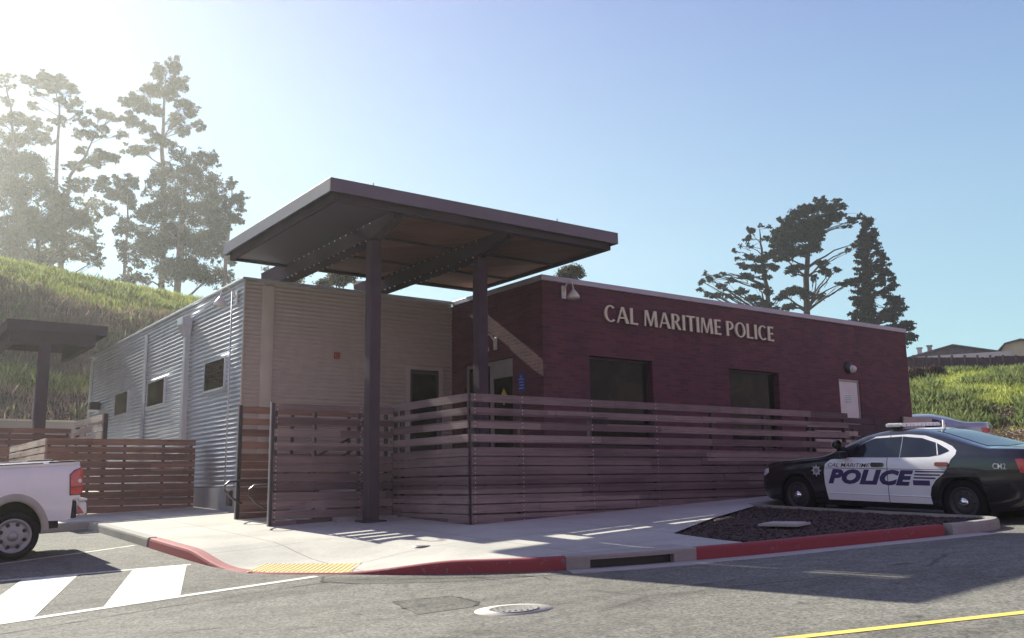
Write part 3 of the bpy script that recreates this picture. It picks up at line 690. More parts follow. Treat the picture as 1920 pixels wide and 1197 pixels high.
b = MB(); b.box((-.065, -.06, -.07), (.065, 0, .07)); b.build('housing', M['red'], t, .01); b = MB(); b.lathe([(0, -.08), (.03, -.078), (.045, -.06)], (0, 0, 0), 'Y', 16); b.build('strobe', M['red'], t)
t = thing('wall_sign', 'small blue sign with pale lettering beside the recessed entrance door', 'sign', (XB-.002, 15.68, 2.10))
b = MB(); b.box((-.012, -.12, -.20), (0, .12, .20)); b.build('panel', M['blue'], t, .004)
b = MB(); b.lathe([(0, 0), (.028, 0)], (-.0135, 0, .125), 'X', 16)
for k in range(4): b.box((-.0145, -.085+.01*(k % 2), .055-k*.065), (-.0125, .085-.013*(k % 3), .08-k*.065))
b.build('print', simple('pale_blue', (.25, .3, .65), .5), t)

# ------------------------------------------------------------------ lettering on the facade: flared strokes of uneven weight
H_, TK, TN = 1.0, .17, .085
def stroke(b, x0, z0, x1, z1, w0, w1=None, fl=.012):
    """straight stroke, widths measured horizontally at each end, flared slightly"""
    w1 = w0 if w1 is None else w1
    mx, mz = (x0+x1)/2, (z0+z1)/2; wm = (w0+w1)/2*.88
    b.append([(x0-w0/2, z0), (x0+w0/2, z0), (mx+wm/2, mz), (x1+w1/2, z1), (x1-w1/2, z1), (mx-wm/2, mz)])
def bar(b, x0, x1, z, h, fl=.02): b.append([(x0, z-h/2), (x1, z-h/2-fl), (x1, z+h/2+fl), (x0, z+h/2)])
def arc(b, cx, cz, rx, rz, a0, a1, wx, wz, n=22):
    for k in range(n):
        A = [math.radians(lerp(a0, a1, j/n)) for j in (k, k+1)]
        q = []
        for a in A: q.append((cx+rx*math.cos(a), cz+rz*math.sin(a)))
        for a in A[::-1]: q.append((cx+(rx-wx)*math.cos(a), cz+(rz-wz)*math.sin(a)))
        b.append(q)
def glyph(ch):
    b = []
    if ch == 'C': arc(b, .40, .5, .40, .52, 48, 312, .165, .085); wd = .70
    elif ch == 'O': arc(b, .42, .5, .42, .52, 0, 360, .165, .085, 36); wd = .84
    elif ch == 'A': stroke(b, .05, 0, .36, 1, .09, .11); stroke(b, .70, 0, .38, 1, .20, .17); b.append([(.16, .28), (.60, .28), (.57, .37), (.19, .37)]); wd = .76
    elif ch == 'L': stroke(b, .10, 0, .10, 1, .19); bar(b, .18, .52, .05, .09); wd = .54
    elif ch == 'M': stroke(b, .06, 0, .12, 1, .09, .10); stroke(b, .45, .02, .17, 1, .10, .20); stroke(b, .45, .02, .74, 1, .10, .12); stroke(b, .84, 0, .77, 1, .20, .18); wd = .94
    elif ch == 'R': stroke(b, .10, 0, .10, 1, .19); arc(b, .26, .73, .32, .27, -90, 90, .16, .08, 14); b.append([(.15, .92), (.27, .92), (.27, 1), (.15, 1)]); b.append([(.15, .46), (.27, .46), (.27, .54), (.15, .54)]); stroke(b, .58, 0, .30, .50, .21, .17); wd = .68
    elif ch == 'P': stroke(b, .10, 0, .10, 1, .19); arc(b, .24, .71, .34, .29, -90, 90, .16, .08, 14); b.append([(.15, .92), (.25, .92), (.25, 1), (.15, 1)]); b.append([(.15, .42), (.25, .42), (.25, .50), (.15, .50)]); wd = .58
    elif ch == 'I': stroke(b, .10, 0, .10, 1, .19); wd = .20
    elif ch == 'T': stroke(b, .31, 0, .31, .95, .19); b.append([(0, .91), (.62, .91), (.64, 1.01), (-.02, 1.01)]); wd = .62
    elif ch == 'E': stroke(b, .10, 0, .10, 1, .19); bar(b, .18, .50, .045, .09); bar(b, .18, .45, .52, .08); bar(b, .18, .49, .955, .09); wd = .52
    return b, wd
def lettering():
    t = thing('building_sign', 'large metal letters CAL MARITIME POLICE fixed to the brick wall', 'sign', (13.36, YB, 3.45))
    txt = 'CAL MARITIME POLICE'; gap = .115; sp_ = .30; tot = 0
    for c in txt: tot += sp_ if c == ' ' else glyph(c)[1]+gap
    k = 5.75/(tot-gap); x = 0
    for c in txt:
        if c == ' ': x += sp_*k; continue
        qs, wd = glyph(c); b = MB()
        for i, q in enumerate(qs):
            e = .0004*i; y0, y1 = -.075-e, -.045; n = len(q)
            vs = [(x+a*k, y0, z*.365) for a, z in q]+[(x+a*k, y1, z*.365) for a, z in q]
            b.add(vs, [tuple(range(n)), tuple(range(n, 2*n))[::-1]]+[(j, (j+1) % n, n+(j+1) % n, n+j) for j in range(n)])
        b.build('letter', M['letter'], t); x += (wd+gap)*k
lettering()

# ------------------------------------------------------------------ canopies
def m_perf():
    n = N('perforated_panel'); n.col((.085, .065, .085)); n.set(Roughness=.6, Metallic=.2)
    tr = n.n("ShaderNodeBsdfTransparent"); m = n.n("ShaderNodeMixShader"); m.inputs[0].default_value = .06
    n.l(n.p.outputs[0], m.inputs[1]); n.l(tr.outputs[0], m.inputs[2]); n.l(m.outputs[0], n.out.inputs[0]); return n.m
M['perf'] = m_perf()
def bolts(pts, name, parent, r=.014):
    b = MB()
    for p in pts: b.box((p[0]-r, p[1]-r, p[2]-r), (p[0]+r, p[1]+r, p[2]+r))
    return b.build(name, M['screw'], parent)
CX0, CX1, CY0, CY1, CZ = 6.08, 12.32, 13.22, 18.30, 4.90
cn = thing('entrance_canopy', 'large dark steel canopy over the entrance on two tall columns', 'canopy')
def cpart(name, mat, boxes, bevel=0, parent=None):
    b = MB()
    for a, c in boxes: b.box(a, c)
    return b.build(name, mat, parent or cn, bevel)
cpart('fascia', M['fascia'], [((CX0, CY0, 4.67), (CX1, CY0+.04, CZ)), ((CX0, CY1-.04, 4.67), (CX1, CY1, CZ)), ((CX0, CY0+.04, 4.67), (CX0+.04, CY1-.04, CZ)), ((CX1-.04, CY0+.04, 4.67), (CX1, CY1-.04, CZ))], .004)
i_ = .11
cpart('edge_beam', M['canopy'], [((CX0+i_, CY0+i_, 4.55), (CX1-i_, CY0+i_+.07, 4.72)), ((CX0+i_, CY1-i_-.07, 4.55), (CX1-i_, CY1-i_, 4.72)), ((CX0+i_, CY0+i_+.07, 4.55), (CX0+i_+.07, CY1-i_-.07, 4.72)), ((CX1-i_-.07, CY0+i_+.07, 4.55), (CX1-i_, CY1-i_-.07, 4.72))], .004)
cpart('roof_edge', M['fascia'], [((CX0+.04, CY0+.04, 4.80), (CX0+.5, CY1-.04, 4.86)), ((CX0+.5, CY0+.04, 4.80), (CX1-.04, CY0+.35, 4.861))])
# right and middle bays: boards on a solid deck; left bay: perforated sheets between joists
cpart('deck', M['canopy'], [((7.66, CY0+.35, 4.80), (CX1-.04, CY1-.04, 4.859))])
cpart('soffit', M['deckwood'], [((7.79, CY0+.2, 4.615), (9.65, CY1-.2, 4.66)), ((9.93, CY0+.2, 4.615), (CX1-.2, CY1-.2, 4.66))])
cpart('perforated_panel', M['perf'], [((CX0+.18, CY0+.18, 4.60), (7.36, CY1-.18, 4.606)), ((7.64, CY0+.18, 4.601), (7.79, CY1-.18, 4.607))])
for k, y in enumerate((13.50, 15.06+.0, 16.70, 18.1)):
    cpart('joist', M['canopy'], [((CX0+.19, y+.001, 4.62), (7.64, y+.199, 4.795)), ((7.66, y+.02, 4.585), (9.64, y+.10, 4.614)), ((9.94, y+.02, 4.585), (CX1-.19, y+.10, 4.614))])
for xc in (7.50, 9.79):
    bm_ = MB(); y0, y1 = CY0+.25, 19.6
    # twin channels with a tapered nose
    for s in (-1, 1):
        x0, x1 = xc+s*.075-.035, xc+s*.075+.035
        P = [(y0, 4.50), (y0, 4.70), (y1, 4.70), (y1, 4.30), (y0+1.0, 4.30)]
        vs = [(x0, a, z) for a, z in P]+[(x1, a, z) for a, z in P]; n = 5
        bm_.add(vs, [tuple(range(n)), tuple(range(n, 2*n))[::-1]]+[(j, (j+1) % n, n+(j+1) % n, n+j) for j in range(n)])
    bm_.box((xc-.15, y0+.98, 4.298), (xc+.15, y1, 4.318)); bo = bm_.build('roof_beam', M['canopy'], cn)
    bolts([(xc+s*.14, y0+1.0+k*.22+random.uniform(-.01, .01), 4.297) for s in (-1, 1) for k in range(17) if k % 5 != 3]+[(xc-.112, y0+.9+k*.24, 4.60) for k in range(15)], 'bolts', bo, .011); join(bo, [c for c in bo.children][-1])
for xc in (7.50, 9.79):
    gz = WALK(xc, 14.42) if xc < 8 else LD
    co = cpart('column', M['canopy_col'], [((xc-.105, 14.32, gz-.1), (xc+.105, 14.53, 4.30))], .012)
    cpart('base_plate', M['canopy_col'], [((xc-.2, 14.22, gz-.02), (xc+.2, 14.63, gz+.035))], .006, co)
cpart('lightning_rod', M['post'], [((7.0, CY0+.3, 4.86), (7.012, CY0+.312, 5.05))]); cpart('lightning_rod', M['post'], [((11.0, CY0+.3, 4.86), (11.012, CY0+.312, 5.06))])
part('footing_kerb', M['plinth'], [((7.05, 14.75, -1.2), (8.2, 14.98, WALK(7.6, 14.8)+.07))], .008)

lc = thing('rear_canopy', 'small dark steel canopy on one column beside the back stairs', 'canopy')
def lpart(name, mat, boxes, bevel=0):
    b = MB()
    for a, c in boxes: b.box(a, c)
    return b.build(name, mat, lc, bevel)
a0, a1, b0, b1 = 3.75, 6.50, 30.0, 34.6
lpart('fascia', M['canopy'], [((a0, b0, 4.62), (a1, b0+.04, 4.93)), ((a0, b1-.04, 4.62), (a1, b1, 4.93)), ((a0, b0+.04, 4.62), (a0+.04, b1-.04, 4.93)), ((a1-.04, b0+.04, 4.62), (a1, b1-.04, 4.93))])
lpart('edge_beam', M['canopy'], [((a0+.12, b0+.12, 4.30), (a1-.3, b0+.3, 4.70)), ((a0+.12, b0+.301, 4.30), (a0+.3, b1-.2, 4.70)), ((a1-.48, b0+.301, 4.30), (a1-.3, b1-.2, 4.70))])
lpart('roof', M['canopy'], [((a0+.04, b0+.04, 4.80), (a1-.04, b1-.04, 4.90))])
lpart('column', M['canopy_col'], [((4.68, 30.15, -.6), (4.98, 30.45, 4.301))], .01)
lpart('conduit', M['frame_l'], [((4.61, 30.2, -.6), (4.64, 30.23, 3.0))])

# ------------------------------------------------------------------ slat fences
ZP = [(1.322, 1.453), (1.112, 1.232), (.893, 1.023), (.666, .798), (.443, .577)] + [(.292-.0+(-.154)*k, .425-.154*k) for k in range(9)]
def slats(runs, mat, zs, name='slat_panel', parent=None, th=.035, seam=2.9, jit=.006):
    """runs: list of (p, q) plan segments; boards as separate lengths with ragged butt joints"""
    b = MB()
    for (p, q) in runs:
        p, q = Vector((*p, 0)), Vector((*q, 0)); L_ = (q-p).length; d = (q-p)/L_; nrm = Vector((d.y, -d.x, 0))
        for k, (z0, z1) in enumerate(zs):
            x = 0; x1 = random.uniform(.8, seam) if L_ > seam else L_
            while x < L_-1e-6:
                xe = min(x1, L_); o = random.uniform(-jit, jit); dz = random.uniform(-jit, jit); sk = random.uniform(-.004, .004)
                vs = []
                for (xx, zz) in ((x+.003, 0), (xe-.003, sk)):
                    for (oo, z) in ((0, z0), (th, z0), (th, z1), (0, z1)): vs.append(p+d*xx+nrm*(oo+o)+Vector((0, 0, z+dz+zz)))
                b.add(vs, [(0, 1, 2, 3), (7, 6, 5, 4), (0, 4, 5, 1), (1, 5, 6, 2), (2, 6, 7, 3), (3, 7, 4, 0)])
                x = xe; x1 = xe+seam*random.choice((1, 1, .6))
    return b.build(name, mat, parent)
def screws(cols, zs, parent, nrm):
    b = MB()
    for (x, y) in cols:
        for z0, z1 in zs:
            for z in (z0+.03, z1-.03):
                c = Vector((x, y, z)); b.box(c-Vector((.006, .006, .006)), c+Vector((.006, .006, .006)))
    tgt = [c for c in parent.children if c.name.startswith('slat_panel')][0]; join(tgt, b.build('screws', M['screw'], parent))
FY = 12.60
ff = thing('slat_fence', 'long weathered board fence along the ramp, turning back at its left corner', 'fence')
slats([((8.33, FY), (18.6, FY))], M['fence'], ZP, parent=ff, seam=3.7)
slats([((8.33, 15.2), (8.33, FY+.02))], M['fence'], ZP, parent=ff)
for k, x in enumerate([8.345+.02, 9.35, 10.9, 12.5, 14.1, 15.7, 17.2, 18.5]):
    b = MB(); b.box((x, FY+.012, -1.2), (x+.05, FY+.09, 1.44)); b.build('post', M['post'], ff)
for y in (13.6, 14.9, 15.15): b = MB(); b.box((8.345, y, -1.2), (8.42, y+.05, 1.43)); b.build('post', M['post'], ff)
b = MB(); b.box((8.325, FY-.03, -.9), (8.355, FY-.004, 1.45)); b.build('corner_strip', M['post'], ff)
screws([(8.40, FY-.038), (9.37, FY-.038), (10.92, FY-.038), (12.52, FY-.038)], ZP, ff, 0)
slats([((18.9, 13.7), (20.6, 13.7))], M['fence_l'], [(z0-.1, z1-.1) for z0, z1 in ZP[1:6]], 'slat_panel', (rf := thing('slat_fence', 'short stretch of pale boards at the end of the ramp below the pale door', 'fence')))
for x in (18.9, 20.5): b = MB(); b.box((x, 13.715, -1), (x+.06, 13.78, 1.2)); b.build('post', M['post'], rf)
slats([((23.2, 14.0), (24.6, 14.0))], M['fence_l'], [(1.42, 1.60), (1.22, 1.38), (1.0, 1.16)], 'slat_panel', (rf2 := thing('slat_fence', 'dark board guard at the right end of the brick building behind the police car', 'fence')))
slats([((20.75, 14.2), (24.7, 14.2))], simple('dark_shade_boards', (.075, .045, .05), .85, 0, .3, 3), [(1.52-.156*k-.145, 1.52-.156*k) for k in range(9)], 'slat_panel', rf2)  # boards coloured dark to stand for the shade they are in
for x in (23.2, 24.5): b = MB(); b.box((x, 14.015, -1), (x+.06, 14.08, 1.6)); b.build('post', M['post'], rf2)
# stair screens
SZ = [(z0-.06, z1-.06) for z0, z1 in ZP]
s1 = thing('slat_fence', 'near board screen of the entrance stairs, left of the tall column', 'fence')
slats([((5.97, 15.12), (8.28, 15.12))], M['fence'], SZ, parent=s1, seam=3, jit=.008)
for x in (6.03, 6.75, 7.6, 8.15): b = MB(); b.box((x, 15.135, -1.2), (x+.05, 15.20, 1.37)); b.build('post', M['post'], s1)
b = MB(); b.box((5.95, 15.10, -.75), (5.965, 15.16, 1.42)); b.build('post', M['frame_l'], s1)
b = MB(); b.box((5.966, 15.07, -.74), (6.0, 15.12, 1.40)); b.build('end_plate', M['post'], s1); screws([(6.05, 15.08), (7.62, 15.08)], SZ, s1, 0)
s0 = thing('slat_fence', 'far board screen of the entrance stairs beside the metal wall corner', 'fence')
slats([((6.12, 16.95), (8.7, 16.95))], M['fence_r'], [(z0+.03, z1+.03) for z0, z1 in ZP], parent=s0, seam=3, jit=.008)
b = MB(); b.box((6.05, 16.90, -.62), (6.11, 16.97, 1.50)); b.build('post', M['post'], s0); b = MB(); b.box((6.035, 16.92, -.6), (6.049, 16.97, 1.48)); b.build('end_plate', M['frame_l'], s0)
for x in (7.1, 8.3): b = MB(); b.box((x, 16.965, -1), (x+.05, 17.03, 1.4)); b.build('post', M['post'], s0)
# left enclosure
LZ = [(.905, 1.035), (.755, .875)] + [(.590-.156*k, .728-.156*k) for k in range(8)]
lf = thing('slat_fence', 'red-brown board fence by the white pickup, its sunlit side turned left', 'fence')
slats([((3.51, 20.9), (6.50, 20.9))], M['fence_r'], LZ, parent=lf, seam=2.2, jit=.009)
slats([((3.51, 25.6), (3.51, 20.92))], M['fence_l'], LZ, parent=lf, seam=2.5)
for x in (3.53, 4.3, 5.0, 5.8, 6.4): b = MB(); b.box((x, 20.915, -1), (x+.05, 20.98, 1.03)); b.build('post', M['post'], lf)
for y in (22.5, 24, 25.5): b = MB(); b.box((3.525, y, -1), (3.6, y+.05, 1.03)); b.build('post', M['post'], lf)
bf = thing('slat_fence', 'back board fence below the small rear canopy', 'fence')
BZ = [(1.49-.156*k, 1.62-.156*k) for k in range(11)]
slats([((2.2, 27.6), (5.2, 27.6))], M['fence_r'], BZ, parent=bf, seam=2.2)
for x in (2.3, 3.7, 5.1): b = MB(); b.box((x, 27.615, -1), (x+.05, 27.68, 1.6)); b.build('post', M['post'], bf)
q = on = ray(195, 777); yb = 23.6; xs_ = q.x/q.y*yb; zt_ = q.z/q.y*yb
uf = thing('slat_fence', 'short sunlit board screen of the back stairs against the corrugated wall', 'fence')
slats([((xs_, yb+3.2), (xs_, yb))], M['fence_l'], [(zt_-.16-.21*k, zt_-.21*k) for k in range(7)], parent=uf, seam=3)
b = MB(); b.box((xs_+.01, yb-.02, -.8), (xs_+.10, yb+.06, zt_+.02)); b.build('post', M['post'], uf)
b = MB(); b.box((xs_+.01, yb+3.1, -.8), (xs_+.10, yb+3.2, zt_+.02)); b.build('post', M['post'], uf)
# handrails
def rail(pts, label, brs):
    t = thing('handrail', label, 'handrail'); b = MB(); b.tube(pts, .021, 8); b.build('rail', M['rail'], t)
    for a, c in brs: b = MB(); b.tube([a, c], .012, 6); b.build('bracket', M['rail'], t)
def loop(x, y, z): return [(x+.30, y, z-.36), (x+.10, y, z-.25), (x-.02, y, z-.13), (x-.03, y, z-.03), (x+.06, y, z+.04), (x+.35, y, z+.05)]
rail(loop(5.72, 15.32, -.02)+[(6.4, 15.32, .05), (7.2, 15.32, .42), (8.3, 15.32, 1.0)], 'dark handrail with looped end on the near stair screen', [((6.5, 15.32, .09), (6.5, 15.15, .05)), ((7.8, 15.32, .73), (7.8, 15.15, .7))])
rail(loop(5.80, 16.76, .06)+[(6.65, 16.76, .10), (7.3, 16.76, .44), (8.6, 16.76, 1.1)], 'dark handrail with looped end on the far stair screen', [((6.7, 16.76, .12), (6.7, 16.93, .1)), ((7.9, 16.76, .75), (7.9, 16.93, .7))])

# ------------------------------------------------------------------ vehicles
def pch(xs, ys):
    """monotone-ish cubic through points"""
    xs = np.array(xs, float); ys = np.array(ys, float); h = np.diff(xs); dl = np.diff(ys)/h; m = np.zeros(len(xs))
    m[0] = dl[0]; m[-1] = dl[-1]
    for i in range(1, len(xs)-1): m[i] = 0 if dl[i-1]*dl[i] <= 0 else 2*dl[i-1]*dl[i]/(dl[i-1]+dl[i])
    def f(x):
        x = min(max(x, xs[0]), xs[-1]); i = min(len(xs)-2, int(np.searchsorted(xs, x, 'right'))-1); i = max(0, i); t = (x-xs[i])/h[i]
        return float((2*t**3-3*t*t+1)*ys[i]+(t**3-2*t*t+t)*h[i]*m[i]+(3*t*t-2*t**3)*ys[i+1]+(t**3-t*t)*h[i]*m[i+1])
    return f
class Car:
    def __init__(s, L, W, zt, zs, zb, tumble=.42):
        s.L = L; s.W = pch(*W); s.zt = pch(*zt); s.zs = pch(*zs); s.zb = pch(*zb); s.tu = tumble
    def sec(s, x):
        W, zt, zs, zb = s.W(x), s.zt(x), s.zs(x), s.zb(x); zs = min(zs, zt-.03)
        ze = zs+(zt-zs)*.80; wb = W-.035; ye = wb-s.tu*(ze-zs)-.01
        P = [(0, zb), (W*.8, zb), (W-.09, zb+.015), (W-.035, zb+.07), (W-.012, zb+(zs-zb)*.22), (W-.004, zb+(zs-zb)*.42), (W, zb+(zs-zb)*.62), (W-.004, zb+(zs-zb)*.80), (W-.014, zb+(zs-zb)*.92), (wb, zs)]
        for k in (.25, .5, .75, 1.): P.append((lerp(wb-.004, ye, k), lerp(zs, ze, k)))
        dz = zt-ze
        P += [(ye-.05*min(1, dz/.06), ze+dz*.42), (ye*.84, ze+dz*.70), (ye*.62, ze+dz*.87), (ye*.34, ze+dz*.97), (0, zt)]
        return P
    def side(s, x, z):
        P = s.sec(x)[1:15]; 
        for a, c in zip(P[:-1], P[1:]):
            if a[1] <= z <= c[1]: return lerp(a[0], c[0], (z-a[1])/max(1e-6, c[1]-a[1]))
        return P[-1][0] if z > P[-1][1] else P[0][0]
    def top(s, x, y):
        P = s.sec(x)[9:]; y = abs(y)
        for a, c in zip(P[:-1], P[1:]):
            if c[0] <= y <= a[0]: return lerp(a[1], c[1], (a[0]-y)/max(1e-6, a[0]-c[0]))
        return P[0][1]
    def shell(s, name, mat, parent, arches=(), ra=.37, n=110, x0=0, x1=None):
        x1 = s.L if x1 is None else x1
        xs = [x0+(x1-x0)*(.5-.5*math.cos(math.pi*i/n)) for i in range(n+1)]; V = []; F = []; m = None
        for x in xs:
            P = s.sec(x); ring = P+[(-a, b) for a, b in P[-2:0:-1]]; m = len(ring)
            V += [(x, y, z) for y, z in ring]
        for i in range(n):
            for k in range(m): F.append((i*m+k, i*m+(k+1) % m, (i+1)*m+(k+1) % m, (i+1)*m+k))
        F.append(tuple(range(m))[::-1]); F.append(tuple(n*m+k for k in range(m)))
        me = bpy.data.meshes.new(name); me.from_pydata(V, [], F); me.materials.append(mat); me.polygons.foreach_set('use_smooth', [True]*len(F)); me.update()
        bm = bmesh.new(); bm.from_mesh(me); bmesh.ops.recalc_face_normals(bm, faces=bm.faces); bm.to_mesh(me); bm.free()
        o = bpy.data.objects.new(name, me); C.objects.link(o)
        if arches:
            cb = MB()
            for (ax, az) in arches:
                for sd in (-1, 1):
                    cb.lathe([(0, sd*.58), (ra, sd*.58), (ra, sd*1.3), (0, sd*1.3)], (ax, 0, az), 'Y', 40)
            c = cb.build('cutter', M['lampblack']); md = o.modifiers.new('b', 'BOOLEAN'); md.object = c; md.operation = 'DIFFERENCE'; md.solver = 'EXACT'
            bpy.context.view_layer.update(); dg = bpy.context.evaluated_depsgraph_get(); nm = bpy.data.meshes.new_from_object(o.evaluated_get(dg))
            o.modifiers.clear(); o.data = nm; bpy.data.objects.remove(c)
            if len(nm.materials) > 1:
                pass
        o.parent = parent; return o
    def patch(s, name, P, mat, parent, off=.004, sides=(-1,), step=.09, smooth=True):
        vs, fs = tri(P, step); r = []
        for sd in sides:
            b = MB(); b.add([(x, sd*(s.side(x, z)+off), z) for x, z in vs], fs, smooth); r.append(b.build(name, mat, parent))
        return r
    def toppatch(s, name, P, mat, parent, off=.004, step=.1):
        vs, fs = tri(P, step); b = MB(); b.add([(x, y, s.top(x, y)+off) for x, y in vs], fs, True); return b.build(name, mat, parent)
    def text(s, txt, x, z, width, height, mat, parent, name='lettering', off=.007, shear=0., bold=0., spacing=1.):
        cu = bpy.data.curves.new('t', 'FONT'); cu.body = txt; cu.shear = shear; cu.offset = bold; cu.space_character = spacing; cu.resolution_u = 3
        o = bpy.data.objects.new('t', cu); C.objects.link(o); bpy.context.view_layer.update(); dg = bpy.context.evaluated_depsgraph_get()
        me = bpy.data.meshes.new_from_object(o.evaluated_get(dg)); bpy.data.objects.remove(o)
        bm = bmesh.new(); bm.from_mesh(me); bmesh.ops.triangulate(bm, faces=bm.faces); bm.to_mesh(me); bm.free()
        xs = [v.co.x for v in me.vertices]; ys = [v.co.y for v in me.vertices]; x0, x1, y0, y1 = min(xs), max(xs), min(ys), max(ys)
        for v in me.vertices:
            X = x+(v.co.x-x0)/(x1-x0)*width; Z = z+(v.co.y-y0)/(y1-y0)*height; v.co = (X, -(s.side(X, Z)+off), Z)
        me.name = name; me.materials.clear(); me.materials.append(mat); o = bpy.data.objects.new(name, me); return link(o, parent)
def wheel(parent, x, y, z, r, rr, kind, sd=-1, name='wheel'):
    """axis along Y; sd = outward direction"""
    w_ = thing(name, None, None); w_.parent = parent; w_.location = (x, y, z)
    if 'category' in w_: del w_['category']
    hw = .11 if kind != 'truck' else .12
    b = MB(); b.lathe([(rr, sd*(hw-.02)), (rr+.03, sd*hw), (r-.06, sd*hw), (r-.015, sd*(hw-.025)), (r, sd*(hw-.06)), (r, -sd*(hw-.05)), (r-.03, -sd*hw), (rr, -sd*hw)], (0, 0, 0), 'Y', 56)
    b.build('tyre', simple('tyre_rubber', (.012, .010, .012), .95, 0, .2, 20, 0, 40, .2), w_)
    b = MB()
    if kind == 'truck':
        m = simple('alloy_grey', (.34, .34, .34), .45, .5, .08, 4)
        b.lathe([(rr+.012, sd*(hw-.012)), (rr+.004, sd*(hw+.004)), (rr-.02, sd*(hw-.005)), (rr-.035, sd*(hw-.05)), (rr-.06, sd*(hw-.035)), (.09, sd*(hw-.025)), (.07, sd*(hw-.03)), (.06, sd*(hw-.0)), (.035, sd*(hw+.015)), (0, sd*(hw+.017))], (0, 0, 0), 'Y', 56)
        rim = b.build('rim', m, w_)
        b = MB()
        for k in range(8):
            a = (k+.5)*math.pi/4; c = ((rr-.066)*math.cos(a), 0, (rr-.066)*math.sin(a))
            b.lathe([(0, sd*(hw-.020)), (.026, sd*(hw-.020)), (.028, sd*(hw-.03))], c, 'Y', 14)
        join(rim, b.build('vent_hole', M['lampblack'], w_))
    else:
        m = M['post'] if kind == 'police' else simple('alloy_pale', (.5, .5, .52), .35, .7)
        b.lathe([(rr+.01, sd*(hw-.015)), (rr-.005, sd*(hw-.002)), (rr-.03, sd*(hw-.05)), (rr-.05, sd*(hw-.045)), (.11, sd*(hw-.015)), (.09, sd*(hw-.03)), (0, sd*(hw-.03))], (0, 0, 0), 'Y', 44); rim = b.build('rim', m, w_)
        if kind == 'police':
            b = MB()
            for k in range(10):
                a = k*math.pi/5; c = ((rr-.075)*math.cos(a), 0, (rr-.075)*math.sin(a)); b.lathe([(0, sd*(hw-.028)), (.022, sd*(hw-.028)), (.024, sd*(hw-.04))], c, 'Y', 10)
            join(rim, b.build('vent_hole', M['lampblack'], w_))
        b = MB(); b.lathe([(0, sd*(hw+.022)), (.05, sd*(hw+.018)), (.075, sd*(hw-.005)), (.08, sd*(hw-.03))], (0, 0, 0), 'Y', 24); b.build('hub_cap', simple('chrome', (.75, .75, .75), .12, 1., .03), w_)
    return w_
M['black'] = m_paint('black_car_paint', (.012, .008, .013), .9, .25)
M['whitep'] = m_paint('white_car_paint', (.84, .83, .84), .6, .3)
M['silverp'] = m_paint('silver_car_paint', (.42, .45, .50), .8, .25); M['silverp'].node_tree.nodes['Principled BSDF'].inputs['Metallic'].default_value = .5
M['navy'] = simple('navy_decal', (.045, .025, .12), .5, 0, .25, 6)
M['carglass'] = m_glass('car_glass', (.010, .010, .016), .04, .8)
M['bluish'] = m_glass('car_rear_glass', (.02, .028, .05), .05, 1.)
M['taillamp'] = simple('tail_lamp_red', (.55, .03, .035), .15, 0, .25, 9, 0, 40, .7, .8)
M['whitelens'] = simple('clear_lens', (.75, .75, .72), .15, 0, .1, 10, 0, 40, .7, .5)
M['chrome'] = simple('chrome_trim', (.7, .7, .7), .15, 1., .03)
M['rubber'] = simple('trim_rubber', (.02, .018, .02), .7)
M['amber'] = simple('handle_amber', (.25, .07, .05), .4)

def sedan(root, paint, W_=.945, police=False):
    car = Car(5.08, ([0, .06, .18, .4, .8, 1.4, 4.0, 4.6, 4.85, 5.0, 5.08], [.55, .70, .81, .895, .935, W_, W_, .925, .89, .84, .76]),
              ([0, .05, .2, .6, 1.1, 1.50, 1.62, 1.85, 2.15, 2.45, 2.8, 3.15, 3.5, 3.85, 4.2, 4.42, 4.75, 4.98, 5.04, 5.08], [.66, .78, .87, .935, .985, 1.02, 1.055, 1.19, 1.335, 1.43, 1.475, 1.47, 1.42, 1.325, 1.215, 1.16, 1.155, 1.14, 1.05, .86]),
              ([0, .05, .3, .8, 1.3, 1.7, 2.8, 3.4, 3.9, 4.4, 4.9, 5.0, 5.08], [.58, .70, .81, .89, .95, .985, 1.0, 1.01, 1.045, 1.06, 1.055, .98, .80]),
              ([0, .1, .5, .9, 4.2, 4.8, 5.08], [.30, .24, .19, .17, .18, .24, .34]))
    body = car.shell('body', paint, root, ((.97, .33), (4.02, .33)), .375)
    for ax in (.97, 4.02):
        for sd in (-1, 1): b = MB(); b.lathe([(.0, sd*.60), (.40, sd*.60), (.40, sd*.85)], (ax, 0, .33), 'Y', 28); b.build('wheel_well', M['rubber'], root)
    fw = [(1.93, 1.035), (2.14, 1.16), (2.38, 1.275), (2.52, 1.322), (3.00, 1.345), (3.00, 1.01), (2.3, 1.005), (1.98, 1.005)]
    rw = [(3.012, 1.345), (3.35, 1.315), (3.62, 1.235), (3.80, 1.145), (3.845, 1.11), (3.70, 1.055), (3.52, 1.02), (3.012, 1.01)]
    car.patch('side_window', fw, M['carglass'], root, .007, (-1, 1)); car.patch('side_window', rw, M['carglass'], root, .007, (-1, 1))
    car.patch('quarter_trim', [(3.60, 1.235), (3.615, 1.24), (3.665, 1.055), (3.65, 1.05)], paint if not police else M['whitep'], root, .009, (-1, 1))
    # windscreen, rear window
    car.toppatch('windscreen', [(1.60, -.60), (1.95, -.58), (2.40, -.52), (2.43, 0), (2.40, .52), (1.95, .58), (1.60, .60), (1.55, 0)], M['carglass'], root, .006)
    car.toppatch('rear_window', [(3.42, -.46), (3.40, 0), (3.42, .46), (3.8, .52), (4.30, .58), (4.36, 0), (4.30, -.58), (3.8, -.52)], M['bluish'], root, .006)
    return car, body
